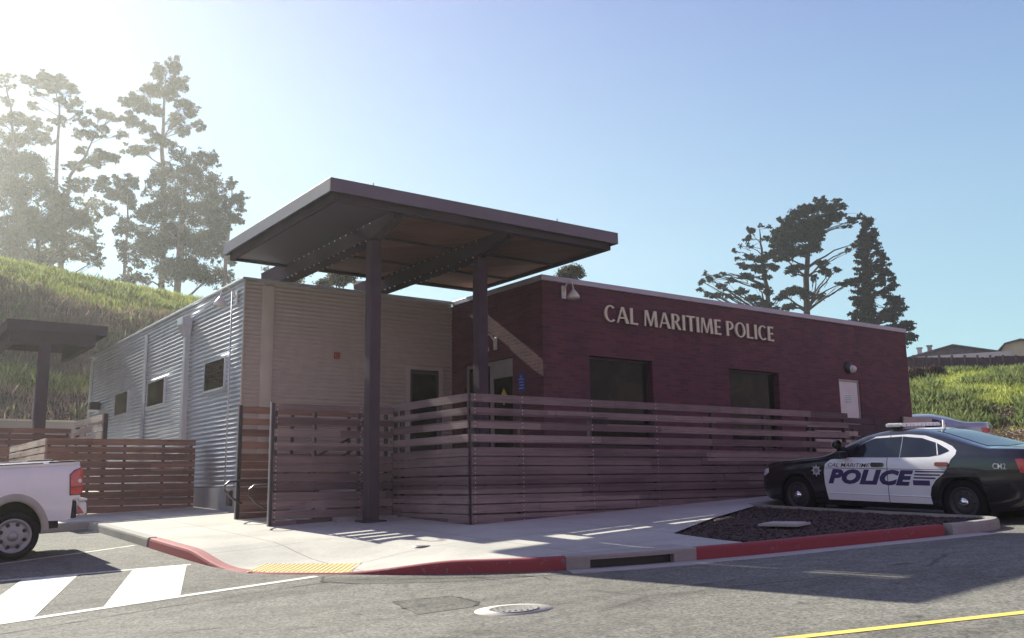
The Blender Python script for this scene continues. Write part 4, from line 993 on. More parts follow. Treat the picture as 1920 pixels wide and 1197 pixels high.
def tail_lamps(car, root, z0=.80, z1=.99):
    b = MB()
    for sd in (-1, 1):
        P = [(4.84, z1), (4.90, z1+.01), (5.00, z1), (5.055, z1-.04), (5.065, z0+.02), (5.0, z0), (4.90, z0+.01)]; vs, fs = tri(P, .05)
        lo = MB(); lo.add([(x, sd*(car.side(x, z)+.012), z) for x, z in vs], fs, True)
        lo.box((5.03, min(sd*.42, sd*.80), z0+.0), (5.085, max(sd*.42, sd*.80), z1-.03)); (lo.build('tail_lamp', M['taillamp'], root))
def place_vehicle(root, rz, wheels, off=0.):
    """sit the wheels on the ground: pitch and roll from the ground plane"""
    return
# police car: front bumper towards the fence
pc = thing('police_car', 'black and white police car with star badge, light bar and POLICE lettering', 'police car')
car, body = sedan(pc, M['black'], police=True)
Wp = M['whitep']
hood_line = [(1.60, .90), (1.62, .97), (1.78, 1.0)]
whiteP = [(1.63, .28), (1.585, .55), (1.575, .75), (1.60, .89), (1.70, .965), (1.90, 1.0), (2.08, 1.125), (2.34, 1.265), (2.52, 1.345), (2.9, 1.375), (3.1, 1.378), (3.40, 1.355), (3.70, 1.265), (3.88, 1.185), (3.955, 1.12), (3.95, 1.06), (3.88, .98), (3.83, .88), (3.75, .76), (3.62, .66), (3.54, .55), (3.51, .42), (3.53, .28)]
# doors as two white panels meeting at the shut line, window openings are covered by the glass laid on top
fd = [p for p in whiteP if p[0] < 2.78]+[(2.79, 1.36), (2.79, .28)]
wp1 = [(1.63, .28), (1.585, .55), (1.575, .75), (1.60, .89), (1.70, .965), (1.90, 1.0), (2.08, 1.125), (2.34, 1.265), (2.52, 1.345), (2.785, 1.365), (2.785, .28)]
wp2 = [(2.797, .28), (2.797, 1.366), (3.1, 1.378), (3.40, 1.355), (3.70, 1.265), (3.88, 1.185), (3.955, 1.12), (3.95, 1.06), (3.88, .98), (3.83, .88), (3.75, .76), (3.62, .66), (3.54, .55), (3.51, .42), (3.53, .28)]
d1 = car.patch('door', wp1, Wp, pc, .0045, (-1, 1), .07); d2 = car.patch('door', wp2, Wp, pc, .0045, (-1, 1), .07)
def handle(pars, x0, x1, z0, z1, mat):
    for sd, par in zip((-1, 1), pars):
        b = MB()
        P = [(x0+.02, z0), (x1-.02, z0), (x1, z0+.02), (x1, z1-.02), (x1-.02, z1), (x0+.02, z1), (x0, z1-.02), (x0, z0+.02)]; n = 8
        vs = [(x, sd*(car.side(x, z)+.006), z) for x, z in P]+[(x, sd*(car.side(x, z)+.03), z) for x, z in P]
        b.add(vs, [tuple(range(n, 2*n))]+[(j, (j+1) % n, n+(j+1) % n, n+j) for j in range(n)])
        b.build('handle', mat, par)
handle(d1, 2.50, 2.73, .855, .925, M['black']); handle(d2, 3.62, 3.84, .875, .94, M['amber'])
b = MB()
for sd in (-1, 1):
    for (x0, x1) in ((1.64, 2.78), (2.80, 3.52)):
        for k in range(8):
            xa, xb = lerp(x0, x1, k/8), lerp(x0, x1, (k+1)/8); y0, y1 = sd*(car.side(xa, .40)+.006), sd*(car.side(xb, .40)+.006)
            b.add([(xa, y0, .385), (xb, y1, .385), (xb, y1+sd*.008, .395), (xa, y0+sd*.008, .395), (xb, y1, .405), (xa, y0, .405)], [(0, 1, 2, 3), (3, 2, 4, 5)])
b.build('rub_strip', Wp, pc)
car.text('POLICE', 1.655, .555, 1.60, .255, M['navy'], pc, 'lettering', .008, .30, .060, 1.06)
car.text('CAL MARITIME', 1.66, .845, .82, .065, M['black'], pc, 'lettering', .008, .30, .003)
b = MB()
def sstrip(x0, x1, z0, z1, xs1=None):
    n = 14; vs = []
    for k in range(n+1):
        x = lerp(x0, x1, k/n)
        for z in (z0, z1): vs.append((x, -(car.side(x, z)+.0075), z))
    b.add(vs, [(2*k, 2*k+2, 2*k+3, 2*k+1) for k in range(n)])
sstrip(1.60, 3.84, .818, .826)
for k, (z0, z1, xe) in enumerate(((.775, .80, 3.80), (.725, .75, 3.70), (.675, .70, 3.62), (.57, .65, 3.52))): sstrip(3.28-k*.015, xe, z0, z1)
b.build('stripes', M['navy'], pc)
# badge: eight points, each with a small knob
b = MB(); cx_, cz_ = 1.42, .775; pts = []
for k in range(16):
    a = math.radians(90+k*22.5); r = .105 if k % 2 == 0 else .062; pts.append((cx_+r*math.cos(a), cz_+r*math.sin(a)))
c0 = len(b.v); b.add([(x, -(car.side(x, z)+.006), z) for x, z in [(cx_, cz_)]+pts], [(0, 1+k, 1+(k+1) % 16) for k in range(16)])
sb = b.build('star_badge', simple('badge_silver', (.55, .53, .50), .5), pc)
b = MB(); ring = [(cx_+.045*math.cos(k*math.pi/10), cz_+.045*math.sin(k*math.pi/10)) for k in range(20)]; b.add([(x, -(car.side(x, z)+.009), z) for x, z in ring], [tuple(range(20))]); b.build('seal', simple('badge_seal', (.16, .20, .24), .5, 0, .5, 40), sb)
car.text('CM2', 4.52, .845, .19, .085, M['signwhite'], pc, 'fleet_number', .008, 0, .004)
car.toppatch('roof_panel', [(2.52, -.44), (2.50, 0), (2.52, .44), (2.9, .50), (3.30, .45), (3.36, 0), (3.30, -.45), (2.9, -.50)], Wp, pc, .005)
tail_lamps(car, pc, .79, .99)
lb = MB(); lb.box((2.62, -.60, 1.500), (2.90, .60, 1.535)); lbo = lb.build('light_bar', simple('lightbar_body', (.35, .35, .36), .4, .1), pc, .02)
lb = MB()
for k in range(10): lb.box((2.605, -.59+k*.119, 1.503), (2.63, -.49+k*.119, 1.555)); lb.box((2.89, -.59+k*.119, 1.503), (2.915, -.49+k*.119, 1.555))
for sd in (-1, 1): lb.box((2.64, min(sd*.595, sd*.615), 1.503), (2.88, max(sd*.595, sd*.615), 1.552))
lb.box((2.63, -.58, 1.536), (2.89, .58, 1.565)); lb.build('lenses', M['whitelens'], lbo, .006)
lb = MB()
for sd in (-1, 1): lb.box((2.70, min(sd*.45, sd*.54), 1.42), (2.82, max(sd*.45, sd*.54), 1.4995))
lb.build('mount', M['rubber'], lbo)
b = MB(); b.tube([(3.3, .0, 1.46), (3.3, 0, 1.60)], [.03, .02], 10); b.build('antenna', M['signwhite'], pc)
b = MB()
for sd in (-1,): b.lathe([(0, .07), (.06, .06), (.085, .0), (.08, -.03)], (0, 0, 0), 'X', 20, Matrix.Translation((1.80, -.83, 1.22)) @ Matrix.Rotation(rad(180), 4, 'Z'))
b.tube([(1.82, -.82, 1.16), (1.90, -.80, 1.09)], .014, 8); sp2 = b.build('spotlight', M['lampblack'], pc)
b = MB(); b.lathe([(0, .075), (.07, .070)], (0, 0, 0), 'X', 20, Matrix.Translation((1.795, -.83, 1.22)) @ Matrix.Rotation(rad(180), 4, 'Z')); b.build('lens', M['whitelens'], sp2)
for sd in (-1, 1):
    b = MB(); y0 = sd*.96; b.box((1.94, min(y0, y0+sd*.19), .985), (2.06, max(y0, y0+sd*.19), 1.11)); b.box((1.98, min(sd*.88, y0), 1.0), (2.05, max(sd*.88, y0), 1.04)); b.build('wing_mirror', M['lampblack'], pc, .03)
b = MB(); b.box((-.03, -.60, .42), (.06, .60, .62)); b.box((-.10, -.33, .30), (-.05, -.28, .74)); b.box((-.10, .28, .30), (-.05, .33, .74)); b.box((-.10, -.33, .70), (-.05, .33, .74)); b.build('push_bumper', M['rubber'], pc, .01)
car.patch('headlamp', [(.06, .66), (.10, .76), (.30, .80), (.33, .72), (.2, .66)], M['whitelens'], pc, .006, (-1, 1), .05)
b = MB(); b.box((5.06, -.45, .62), (5.09, .45, .74)); b.box((5.02, -.78, .38), (5.12, .78, .58)); b.build('rear_bumper', M['black'], pc, .03)
for ax in (.97, 4.02):
    for sd in (-1, 1): wheel(pc, ax, sd*.81, .33, .345, .225, 'police', sd)
pc.rotation_euler = (0, 0, 0)
def seat_on_ground(root, origin, sdir, wb0, wb1, half, extra_pitch=0., nud=0.):
    """origin: world XY of local (0,0); sdir: world XY unit vector of local +x"""
    sx, sy_ = sdir; lx, ly = -sy_, sx   # local +y
    def W(x, y): return (origin[0]+sx*x+lx*y, origin[1]+sy_*x+ly*y)
    zf = (G(*W(wb0, -half))+G(*W(wb0, half)))/2; zr = (G(*W(wb1, -half))+G(*W(wb1, half)))/2
    zl = (G(*W(wb0, half))+G(*W(wb1, half)))/2; zR = (G(*W(wb0, -half))+G(*W(wb1, -half)))/2
    ex = Vector((sx, sy_, (zr-zf)/(wb1-wb0)+extra_pitch)).normalized(); ey = Vector((lx, ly, (zl-zR)/(2*half))); ey = (ey-ex*ey.dot(ex)).normalized(); ez = ex.cross(ey)
    xm = (wb0+wb1)/2; wx, wy = W(xm, 0); zc = (zf+zr)/2+nud
    loc = Vector((wx, wy, zc))-ex*xm
    root.matrix_world = Matrix(((ex.x, ey.x, ez.x, loc.x), (ex.y, ey.y, ez.y, loc.y), (ex.z, ey.z, ez.z, loc.z), (0, 0, 0, 1)))
seat_on_ground(pc, (15.04, 11.66), (0, -1), .97, 4.02, .8, 0, -.01)

# silver sedan further up the lot
sv = thing('parked_car', 'silver sedan parked beyond the brick building, seen over the light bar', 'car')
car, body = sedan(sv, M['silverp'], .90)
tail_lamps(car, sv, .80, .97)
for ax in (.97, 4.02):
    for sd in (-1, 1): wheel(sv, ax, sd*.78, .33, .33, .21, 'sedan', sd)
b = MB(); b.box((5.05, -.74, .36), (5.12, .74, .56)); b.box((5.075, -.26, .62), (5.09, .26, .76)); b.build('rear_bumper', M['silverp'], sv, .02)
q = ray(1737, 800); k = 35.0/math.hypot(q.x, q.y); hx, hy = q.x*k, q.y*k
hd = rad(-22); sdx, sdy = math.sin(hd+math.pi), math.cos(hd+math.pi)
seat_on_ground(sv, (hx-sdx*3.1, hy-sdy*3.1), (sdx, sdy), .97, 4.02, .78, 0, .34)
struct(sheet('upper_lot', [(hx-5, hy-7), (hx+9, hy-7), (hx+9, hy+7), (hx-5, hy+7)], lambda x, y: G(x, y)+.34, M['asphalt'], 1., None, .5))

# ------------------------------------------------------------------ white pickup (nose to the left, tail beside the hatch)
tk = thing('pickup_truck', 'white pickup truck cut off by the left edge, red tail lamp and grey wheel showing', 'pickup')
TL = 5.85; RB = TL-.87; FBX = .95; AZ, AR, FX = .47, .415, .86
tp = M['whitep']
# cargo bed with wheel arch
def bed_side():
    x0, x1 = 3.72, TL; ztop = 1.37; zbot = .58; P = []
    ax, az, ar = RB, AZ, AR
    P += [(x0, zbot), ]
    a0_, a1_ = math.radians(180-math.degrees(math.asin((zbot-az)/ar))), math.asin((zbot-az)/ar)
    P += [(ax+ar*math.cos(a)*FX, az+ar*math.sin(a)) for a in np.linspace(a0_, a1_, 19)]
    P += [(x1-.22, zbot-.02), (x1-.14, zbot), (x1-.12, zbot+.27), (x1-.02, zbot+.30), (x1, ztop-.10), (x1-.02, ztop-.02), (x1-.07, ztop), (x0, ztop)]
    return P
def prof_y(z):  # bulge of the bed side
    return .985-.035*((z-.95)/.4)**2-(.03 if z > 1.33 else 0)
P = bed_side()
bs = MB()
vs, fs = tri(P, .07)
for sd in (-1, 1):
    bs.add([(x, sd*prof_y(z), z) for x, z in vs], fs, True)
# top rails, inner sides, front wall, tailgate, floor
for sd in (-1, 1):
    bs.box((3.72, min(sd*.90, sd*.955), 1.345), (TL-.08, max(sd*.90, sd*.955), 1.382)); bs.box((3.72, min(sd*.88, sd*.90), .93), (TL-.08, max(sd*.88, sd*.90), 1.38))
bs.box((3.70, -.95, .62), (3.76, .95, 1.37)); bs.box((TL-.075, -.90, .70), (TL-.01, .90, 1.375)); bs.box((3.76, -.88, .885), (TL-.08, .88, .93))
bed = bs.build('bed', tp, tk)
b = MB()
for sd in (-1, 1):
    b.box((3.72, min(sd*.885, sd*.965), 1.383), (TL-.5, max(sd*.885, sd*.965), 1.397)); b.box((TL-.42, min(sd*.885, sd*.965), 1.3835), (TL-.03, max(sd*.885, sd*.965), 1.405))
b.build('rail_cap', M['rubber'], tk, .006)
# wheel-arch lip
ax, az, ar = RB, AZ, AR
for sd in (-1, 1):
    b = MB(); vs = []; n = 24
    for k in range(n+1):
        a = math.radians(lerp(-2, 182, k/n))
        for rr_, oo in ((ar-.005, .0), (ar+.01, .022), (ar+.07, .018), (ar+.11, -.004)):
            x, z = ax+rr_*FX*math.cos(a), az+rr_*math.sin(a); vs.append((x, sd*(prof_y(max(z, .62))+oo), z))
    b.add(vs, [(k*4+j, k*4+j+1, (k+1)*4+j+1, (k+1)*4+j) for k in range(n) for j in range(3)], True)
    # liner
    vs = [];
    for k in range(n+1):
        a = math.radians(lerp(-2, 182, k/n)); 
        for yy in (.60, .975): vs.append((ax+(ar-.005)*math.cos(a), sd*yy, az+(ar-.005)*math.sin(a)))
    b.build('arch_lip', simple('dusty_white', (.40, .37, .32), .6, 0, .15, 4), tk)
for axx in (RB, FBX):
    for sd in (-1, 1):
        b = MB(); vs = []
        for k in range(n+1):
            a = math.radians(lerp(-8, 188, k/n))
            for yy in (.55, .965): vs.append((axx+(ar-.008)*FX*math.cos(a), sd*yy, az+(ar-.008)*math.sin(a)))
        b.add(vs, [(2*k, 2*k+1, 2*k+3, 2*k+2) for k in range(n)], True)
        b.add([(axx+(ar-.008)*FX*math.cos(math.radians(lerp(-8, 188, k/n))), sd*.55, az+(ar-.008)*math.sin(math.radians(lerp(-8, 188, k/n)))) for k in range(n+1)], [tuple(range(n+1))])
        b.build('wheel_well', M['rubber'], tk)
# tail lamps: tall, wrapped round the corner
for sd in (-1, 1):
    b = MB(); P = [(TL-.150, .925), (TL-.148, 1.20), (TL-.10, 1.25), (TL-.008, 1.285), (TL-.004, .925), (TL-.06, .915)]; vs, fs = tri(P, .05)
    b.add([(x, sd*(prof_y(z)+.012), z) for x, z in vs], fs, True); b.box((TL-.02, min(sd*.90, sd*.985), .925), (TL+.012, max(sd*.90, sd*.985), 1.28))
    tl = b.build('tail_lamp', M['taillamp'], tk)
    b = MB(); P2 = [(x, z) for x, z in ((TL-.162, .91), (TL-.16, 1.205), (TL-.10, 1.265), (TL-.004, 1.30), (TL-.001, .91))]; b.add([(x, sd*(prof_y(z)+.006), z) for x, z in P2], [tuple(range(5))]); b.build('surround', M['rubber'], tl)
    b = MB(); b.lathe([(0, sd*.0), (.026, 0)], (TL-.025, sd*(prof_y(1.09)+.016), 1.11), 'Y', 16); b.build('reverse_lens', M['whitelens'], tl)
    b = MB(); P3 = [(TL-.145, 1.02), (TL-.01, 1.02), (TL-.01, 1.03), (TL-.145, 1.03)]; b.add([(x, sd*(prof_y(z)+.0145), z) for x, z in P3], [(0, 1, 2, 3)]); b.build('divider', M['rubber'], tl)
# rear bumper: chrome end cap with light step
b = MB(); b.box((TL-.05, -.93, .61), (TL+.09, .93, .815)); rb = b.build('rear_bumper', M['whitelens'], tk, .05)
b = MB(); b.box((TL-.03, -.94, .818), (TL+.09, .94, .85)); b.build('step_pad', M['whitelens'], rb, .01)
b = MB(); b.box((TL-.13, -.925, .58), (TL-.052, .925, .83)); b.build('valance', M['rubber'], rb, .02)
b = MB(); b.add([(TL-.03, -.9315, .64), (TL+.045, -.9315, .64), (TL+.01, -.9315, .70), (TL-.04, -.9315, .76)], [(0, 1, 2, 3)]); b.build('red_reflector', M['taillamp'], rb)
# cab and hood
cab = Car(3.70, ([0, .1, .4, .8, 3.7], [.80, .90, .97, .985, .985]), ([0, .1, .5, 1.2, 1.42, 1.75, 2.1, 2.3, 3.3, 3.58, 3.70], [1.05, 1.16, 1.24, 1.30, 1.36, 1.62, 1.84, 1.90, 1.90, 1.84, 1.42]),
          ([0, .1, .6, 1.3, 3.6, 3.70], [.98, 1.08, 1.16, 1.22, 1.30, 1.28]), ([0, .3, 3.7], [.50, .45, .48]), .30)
cab.shell('cab', tp, tk, ((FBX, .40),), .42, 80)
cab.patch('side_window', [(1.72, 1.27), (1.98, 1.55), (2.22, 1.72), (2.62, 1.75), (2.62, 1.29)], M['carglass'], tk, .006, (-1, 1)); cab.patch('side_window', [(2.70, 1.29), (2.70, 1.75), (3.3, 1.74), (3.42, 1.31)], M['carglass'], tk, .006, (-1, 1))
cab.toppatch('windscreen', [(1.42, -.74), (2.15, -.62), (2.15, .62), (1.42, .74)], M['carglass'], tk, .006)
b = MB(); b.box((3.69, -.62, 1.36), (3.715, .62, 1.74)); b.build('rear_window', M['carglass'], tk)
b = MB(); b.box((-.12, -.93, .48), (.12, .93, .74)); b.build('front_bumper', M['chrome'], tk, .05)
b = MB(); b.box((-.02, -.55, .80), (.03, .55, 1.06)); b.build('grille', M['rubber'], tk)
for sd in (-1, 1): b = MB(); b.box((-.025, min(sd*.58, sd*.86), .80), (.1, max(sd*.58, sd*.86), 1.05)); b.build('headlamp', M['whitelens'], tk, .02)
b = MB(); b.box((1.6, -.40, .42), (TL-.2, .40, .56)); b.box((3.66, -.9, .5), (3.74, .9, .7)); b.build('chassis', M['rubber'], tk)
for ax in (FBX, RB):
    for sd in (-1, 1): wheel(tk, ax, sd*.85, .335, .335, .225, 'truck', sd)
# near side at Y of the tyre contact point
seat_on_ground(tk, (2.14-RB, 14.80+.86), (1, 0), FBX, RB, .85, .018, -.03)
for o in tk.children:      # the body rides low on its wheels
    if not o.name.startswith('wheel') or o.name.startswith('wheel_well'): o.location.z = -.075
bpy.context.view_layer.update()

# ------------------------------------------------------------------ trees
def leaf_quads(blobs, n, size, hang=.3, clump=.22, per=26, shell=.5, flat=1.):
    """blobs: (centre, rx, ry, rz). Leaves gather in small clumps spread through each blob."""
    vol = np.array([b[1]*b[3]*(.5*(b[1]+b[3]))**.6 for b in blobs]); pr = vol/vol.sum(); cen = []
    m = max(1, n//per); idx = RNG.choice(len(blobs), m, p=pr)
    for i in idx:
        c, rx, ry, rz = blobs[i]; v = RNG.normal(size=3); v /= np.linalg.norm(v); r = RNG.uniform(shell*.4, 1)**.6
        cen.append((c[0]+v[0]*rx*r, c[1]+v[1]*ry*r, c[2]+v[2]*rz*r, min(rx, rz)))
    cen = np.array(cen); k = RNG.integers(0, m, n); sg = (clump*np.maximum(.5, cen[k, 3]))[:, None]
    p = cen[k, :3]+RNG.normal(size=(n, 3))*sg*np.array([1, 1, .7*flat])
    a = RNG.normal(size=(n, 3)); a[:, 2] = a[:, 2]*(1+hang)-hang*.8; a /= np.linalg.norm(a, axis=1)[:, None]
    b = np.cross(a, RNG.normal(size=(n, 3))); b /= np.linalg.norm(b, axis=1)[:, None]
    s = RNG.uniform(.55, 1.25, (n, 1))*size; a = a*s; b = b*s*.42
    V = np.empty((n, 4, 3)); V[:, 0] = p-a; V[:, 1] = p+b; V[:, 2] = p+a; V[:, 3] = p-b
    return V.reshape(-1, 3), np.arange(n*4).reshape(-1, 4), cen
def bend(p, q, n=6, sag=.12):
    p, q = Vector(p), Vector(q); L_ = (q-p).length; o = Vector((random.uniform(-1, 1), random.uniform(-1, 1), random.uniform(-.3, 1)))*L_*sag
    return [p.lerp(q, k/n)+o*math.sin(math.pi*k/n)+Vector((random.uniform(-1, 1), random.uniform(-1, 1), random.uniform(-1, 1)))*L_*.015*(0 < k < n) for k in range(n+1)]
def tree(name, label, D, trunk, blobs, leaf, bark, n, size, r0_=.28, group=None, twigs=60, hang=.3, clump=.22, shell=.5, flat=1., depthk=.8, per=26):
    """trunk: photo points of the stem (foot first); blobs (x, y, rx, ry[, depth offset]) measured on the photo at distance D"""
    if group == GE: size *= .95; r0_ *= 1.6; D = D*1.66; depthk *= 1.6; n = int(n*.85); clump *= 1.05; shell = .8; twigs = int(twigs*1.8)
    elif group == GP: size *= 1.15; r0_ *= 1.5; D = D*1.6; depthk *= 1.5; n = int(n*.85); clump *= .95
    else: n = int(n*.9); size *= .8
    k = D/FOC; base = at_d(trunk[0][0], trunk[0][1], D)
    base.z = min(base.z, HILL(base.x, base.y))-.3
    t = thing(name, label, 'tree', tuple(base), 0, group)
    TP = [Vector((0, 0, 0))]+[at_d(x, y, D)-base for x, y in trunk[1:]]
    P = []
    for a, c in zip(TP[:-1], TP[1:]): P += [a.lerp(c, j/4) for j in range(4)]
    P.append(TP[-1]); P = [p+Vector((random.uniform(-1, 1), random.uniform(-1, 1), 0))*.06*(i > 0) for i, p in enumerate(P)]
    m = MB(); m.tube(P, [r0_*(1-.86*i/(len(P)-1)) for i in range(len(P))], 9)
    B = []
    for bb in blobs:
        x, y, rx, ry = bb[:4]; dd = (bb[4] if len(bb) > 4 else random.uniform(-1, 1)*depthk*2.2)
        c = at_d(x, y, D+dd)-base; q_ = .68 if group == GE else .82; B.append((np.array(c), rx*k*q_, max(rx, ry)*k*.8, ry*k*q_))
    lobes = list(B)
    for c, rx, ry, rz in B:
        for _ in range(7 if group == GE else 4):
            v = RNG.normal(size=3); v /= np.linalg.norm(v); f = RNG.uniform(.25, .6); e_ = 1.55 if group == GE else 1.2; lobes.append((c+v*np.array([rx*e_, ry, rz*e_]), rx*f, ry*f, rz*f))
    V, F, cen = leaf_quads(lobes, n, size, hang, clump, max(8, per//2), shell, flat)
    for c, rx, ry, rz in B:
        c = Vector(c); cand = [(i, p) for i, p in enumerate(P) if p.z < c.z-.15*(c-p).length] or [(0, P[0])]
        i, s = min(cand, key=lambda q: (q[1]-c).length+abs((c.z-q[1].z)-.6*math.hypot(c.x-q[1].x, c.y-q[1].y))*.6)
        rr = r0_*(1-.86*i/(len(P)-1))*.45; m.tube(bend(s, c), [rr*(1-.75*j/6) for j in range(7)], 5, False)
        near = [q for q in cen if abs(q[0]-c.x) < rx*1.2 and abs(q[2]-c.z) < rz*1.3]
        random.shuffle(near)
        for q in near[:max(3, twigs//len(B))]: m.tube(bend(s.lerp(c, random.uniform(.45, 1)), q[:3], 4), [.035, .028, .02, .014, .008], 4, False)
    m.build('trunk', bark, t)
    tris_mesh('crown', V, F, leaf, t)
    return t
euc = m_leaf('eucalyptus_leaf', (.085, .075, .035), (.22, .19, .085), .5, .12)
euc2 = m_leaf('eucalyptus_leaf_dark', (.040, .036, .026), (.12, .105, .055), .45, .15)
pine = m_leaf('pine_needle', (.020, .028, .024), (.060, .062, .045), .2, .5)
redw = m_leaf('redwood_needle', (.022, .022, .024), (.085, .072, .065), .25, .5)
bark = simple('pale_bark', (.20, .155, .135), .9, 0, .3, 2.5, .3, 10); barkd = simple('dark_bark', (.060, .042, .045), .9, 0, .3, 3, .3, 12)
GE = 'eucalyptus trees on the left hill'
tree('eucalyptus_tree', 'tallest eucalyptus, its narrow pointed crown rising above all the left trees', 76, [(304, 548), (308, 400), (304, 280), (308, 190), (312, 130)],
     [(300, 134, 17, 15), (328, 128, 15, 18), (334, 158, 17, 20), (286, 168, 20, 15), (312, 172, 17, 14), (258, 190, 26, 14), (345, 195, 16, 12), (283, 206, 28, 12), (360, 212, 12, 14), (332, 228, 18, 12), (246, 226, 22, 12), (372, 232, 12, 10), (276, 240, 20, 9), (300, 262, 24, 9), (346, 248, 16, 9), (262, 282, 30, 10)], euc, bark, 30000, .20, .30, GE, 160, .5, .2, .3)
tree('eucalyptus_tree', 'dense dark eucalyptus with broad crown just left of the canopy edge', 72, [(330, 560), (338, 450), (345, 380), (352, 310)],
     [(335, 290, 26, 18), (385, 300, 28, 22), (352, 330, 42, 28), (395, 345, 30, 30), (320, 370, 42, 34), (370, 400, 46, 34), (300, 330, 26, 24), (330, 440, 52, 34), (285, 400, 34, 34), (390, 460, 42, 38), (280, 460, 40, 34), (330, 505, 60, 30), (395, 515, 45, 28), (240, 475, 24, 30), (236, 420, 20, 24), (250, 520, 28, 18)], euc2, bark, 52000, .22, .34, GE, 120, .4, .2, .4)
tree('eucalyptus_tree', 'smaller eucalyptus leaning out at the right end of the left group', 70, [(415, 575), (425, 470), (432, 390), (436, 350)],
     [(432, 348, 14, 12), (446, 372, 15, 14), (425, 385, 14, 14), (440, 410, 14, 14), (415, 430, 20, 20), (452, 392, 9, 10), (425, 470, 22, 24), (405, 400, 16, 16)], euc2, bark, 16000, .17, .2, GE, 60, .4, .2, .4)
tree('eucalyptus_tree', 'flat-topped umbrella-shaped eucalyptus on a thin bare stem at left', 78, [(100, 505), (104, 380), (108, 280), (112, 200), (104, 170)],
     [(52, 152, 22, 8), (84, 146, 24, 9), (114, 152, 22, 10), (134, 168, 12, 14), (96, 164, 26, 9), (146, 192, 14, 10), (132, 206, 14, 8), (70, 176, 14, 6), (118, 190, 14, 7), (58, 200, 12, 8), (150, 212, 9, 6), (108, 228, 18, 8)], euc, bark, 16000, .16, .24, GE, 120, .5, .2, .3)
tree('eucalyptus_tree', 'sprawling forked eucalyptus with long bare limbs left of the tallest one', 75, [(116, 500), (120, 400), (132, 330), (162, 290), (178, 250)],
     [(188, 216, 20, 8), (160, 228, 18, 9), (196, 242, 16, 7), (172, 252, 22, 7), (210, 222, 12, 8), (150, 250, 12, 8), (200, 292, 22, 8), (175, 302, 20, 9), (214, 300, 14, 7), (150, 282, 14, 9), (135, 310, 16, 12), (228, 252, 14, 8)], euc, bark, 17000, .16, .26, GE, 120, .5, .2, .3)
tree('eucalyptus_tree', 'leafy eucalyptus filling the left edge behind the umbrella-shaped crown', 82, [(40, 500), (36, 400), (28, 300), (20, 200), (8, 150)],
     [(6, 146, 18, 9), (22, 162, 14, 7), (-14, 160, 20, 12), (14, 190, 18, 9), (-6, 228, 26, 18), (30, 222, 34, 14), (66, 232, 24, 16), (30, 262, 40, 20), (76, 258, 24, 18), (10, 300, 40, 34), (60, 310, 40, 30), (-20, 340, 36, 40)], euc, bark, 30000, .22, .3, GE, 120, .4, .2, .4)
tree('eucalyptus_tree', 'low bushy eucalyptus covering the left crest beneath the bare stems', 74, [(70, 510), (72, 450), (70, 390)],
     [(30, 360, 44, 34), (82, 352, 34, 28), (50, 410, 50, 34), (110, 384, 34, 30), (150, 350, 26, 20), (100, 432, 46, 34), (20, 450, 46, 32), (150, 412, 34, 30), (178, 382, 20, 20), (160, 460, 30, 28), (112, 475, 44, 24), (184, 440, 12, 16), (50, 478, 50, 20), (182, 490, 14, 14)], euc, barkd, 38000, .24, .3, GE, 60, .4, .2, .4)
tree('eucalyptus_tree', 'small clear-stemmed eucalyptus between the forked tree and the dense dark one', 77, [(232, 535), (236, 460), (240, 400), (238, 340)],
     [(226, 345, 20, 12), (214, 366, 22, 14), (250, 340, 16, 12), (240, 375, 20, 14), (190, 345, 18, 12), (205, 395, 12, 12)], euc2, bark, 12000, .19, .18, GE, 60, .4, .22, .4)
GP = 'conifers behind the brick building'
tree('pine_tree', 'large dark pine with dense lopsided crown above the brick parapet', 64, [(1506, 600), (1512, 520), (1518, 450), (1528, 395)],
     [(1530, 378, 9, 6), (1543, 376, 7, 7), (1566, 380, 8, 9), (1580, 386, 9, 8), (1522, 392, 24, 10), (1556, 392, 22, 12), (1500, 402, 24, 12), (1544, 412, 28, 14), (1512, 422, 34, 14), (1484, 414, 12, 10), (1462, 412, 7, 7), (1474, 432, 24, 12), (1566, 408, 16, 12), (1494, 444, 36, 13), (1528, 444, 24, 14), (1458, 450, 20, 12), (1480, 468, 38, 10), (1524, 466, 18, 11), (1450, 475, 14, 8), (1470, 484, 20, 6),
      (1492, 502, 24, 6), (1540, 494, 16, 6), (1482, 512, 14, 5), (1546, 508, 16, 6), (1528, 520, 10, 6), (1570, 506, 9, 5), (1598, 414, 14, 5), (1614, 408, 11, 6), (1590, 424, 8, 4), (1606, 460, 14, 7), (1590, 470, 8, 4), (1552, 516, 8, 5),
      (1490, 546, 28, 8), (1470, 552, 14, 7), (1512, 552, 18, 8), (1540, 556, 10, 9), (1600, 528, 22, 6), (1578, 532, 12, 5), (1480, 576, 20, 7), (1460, 580, 14, 6)], pine, barkd, 52000, .15, .30, GP, 120, .0, .17, .5, .9, .6)
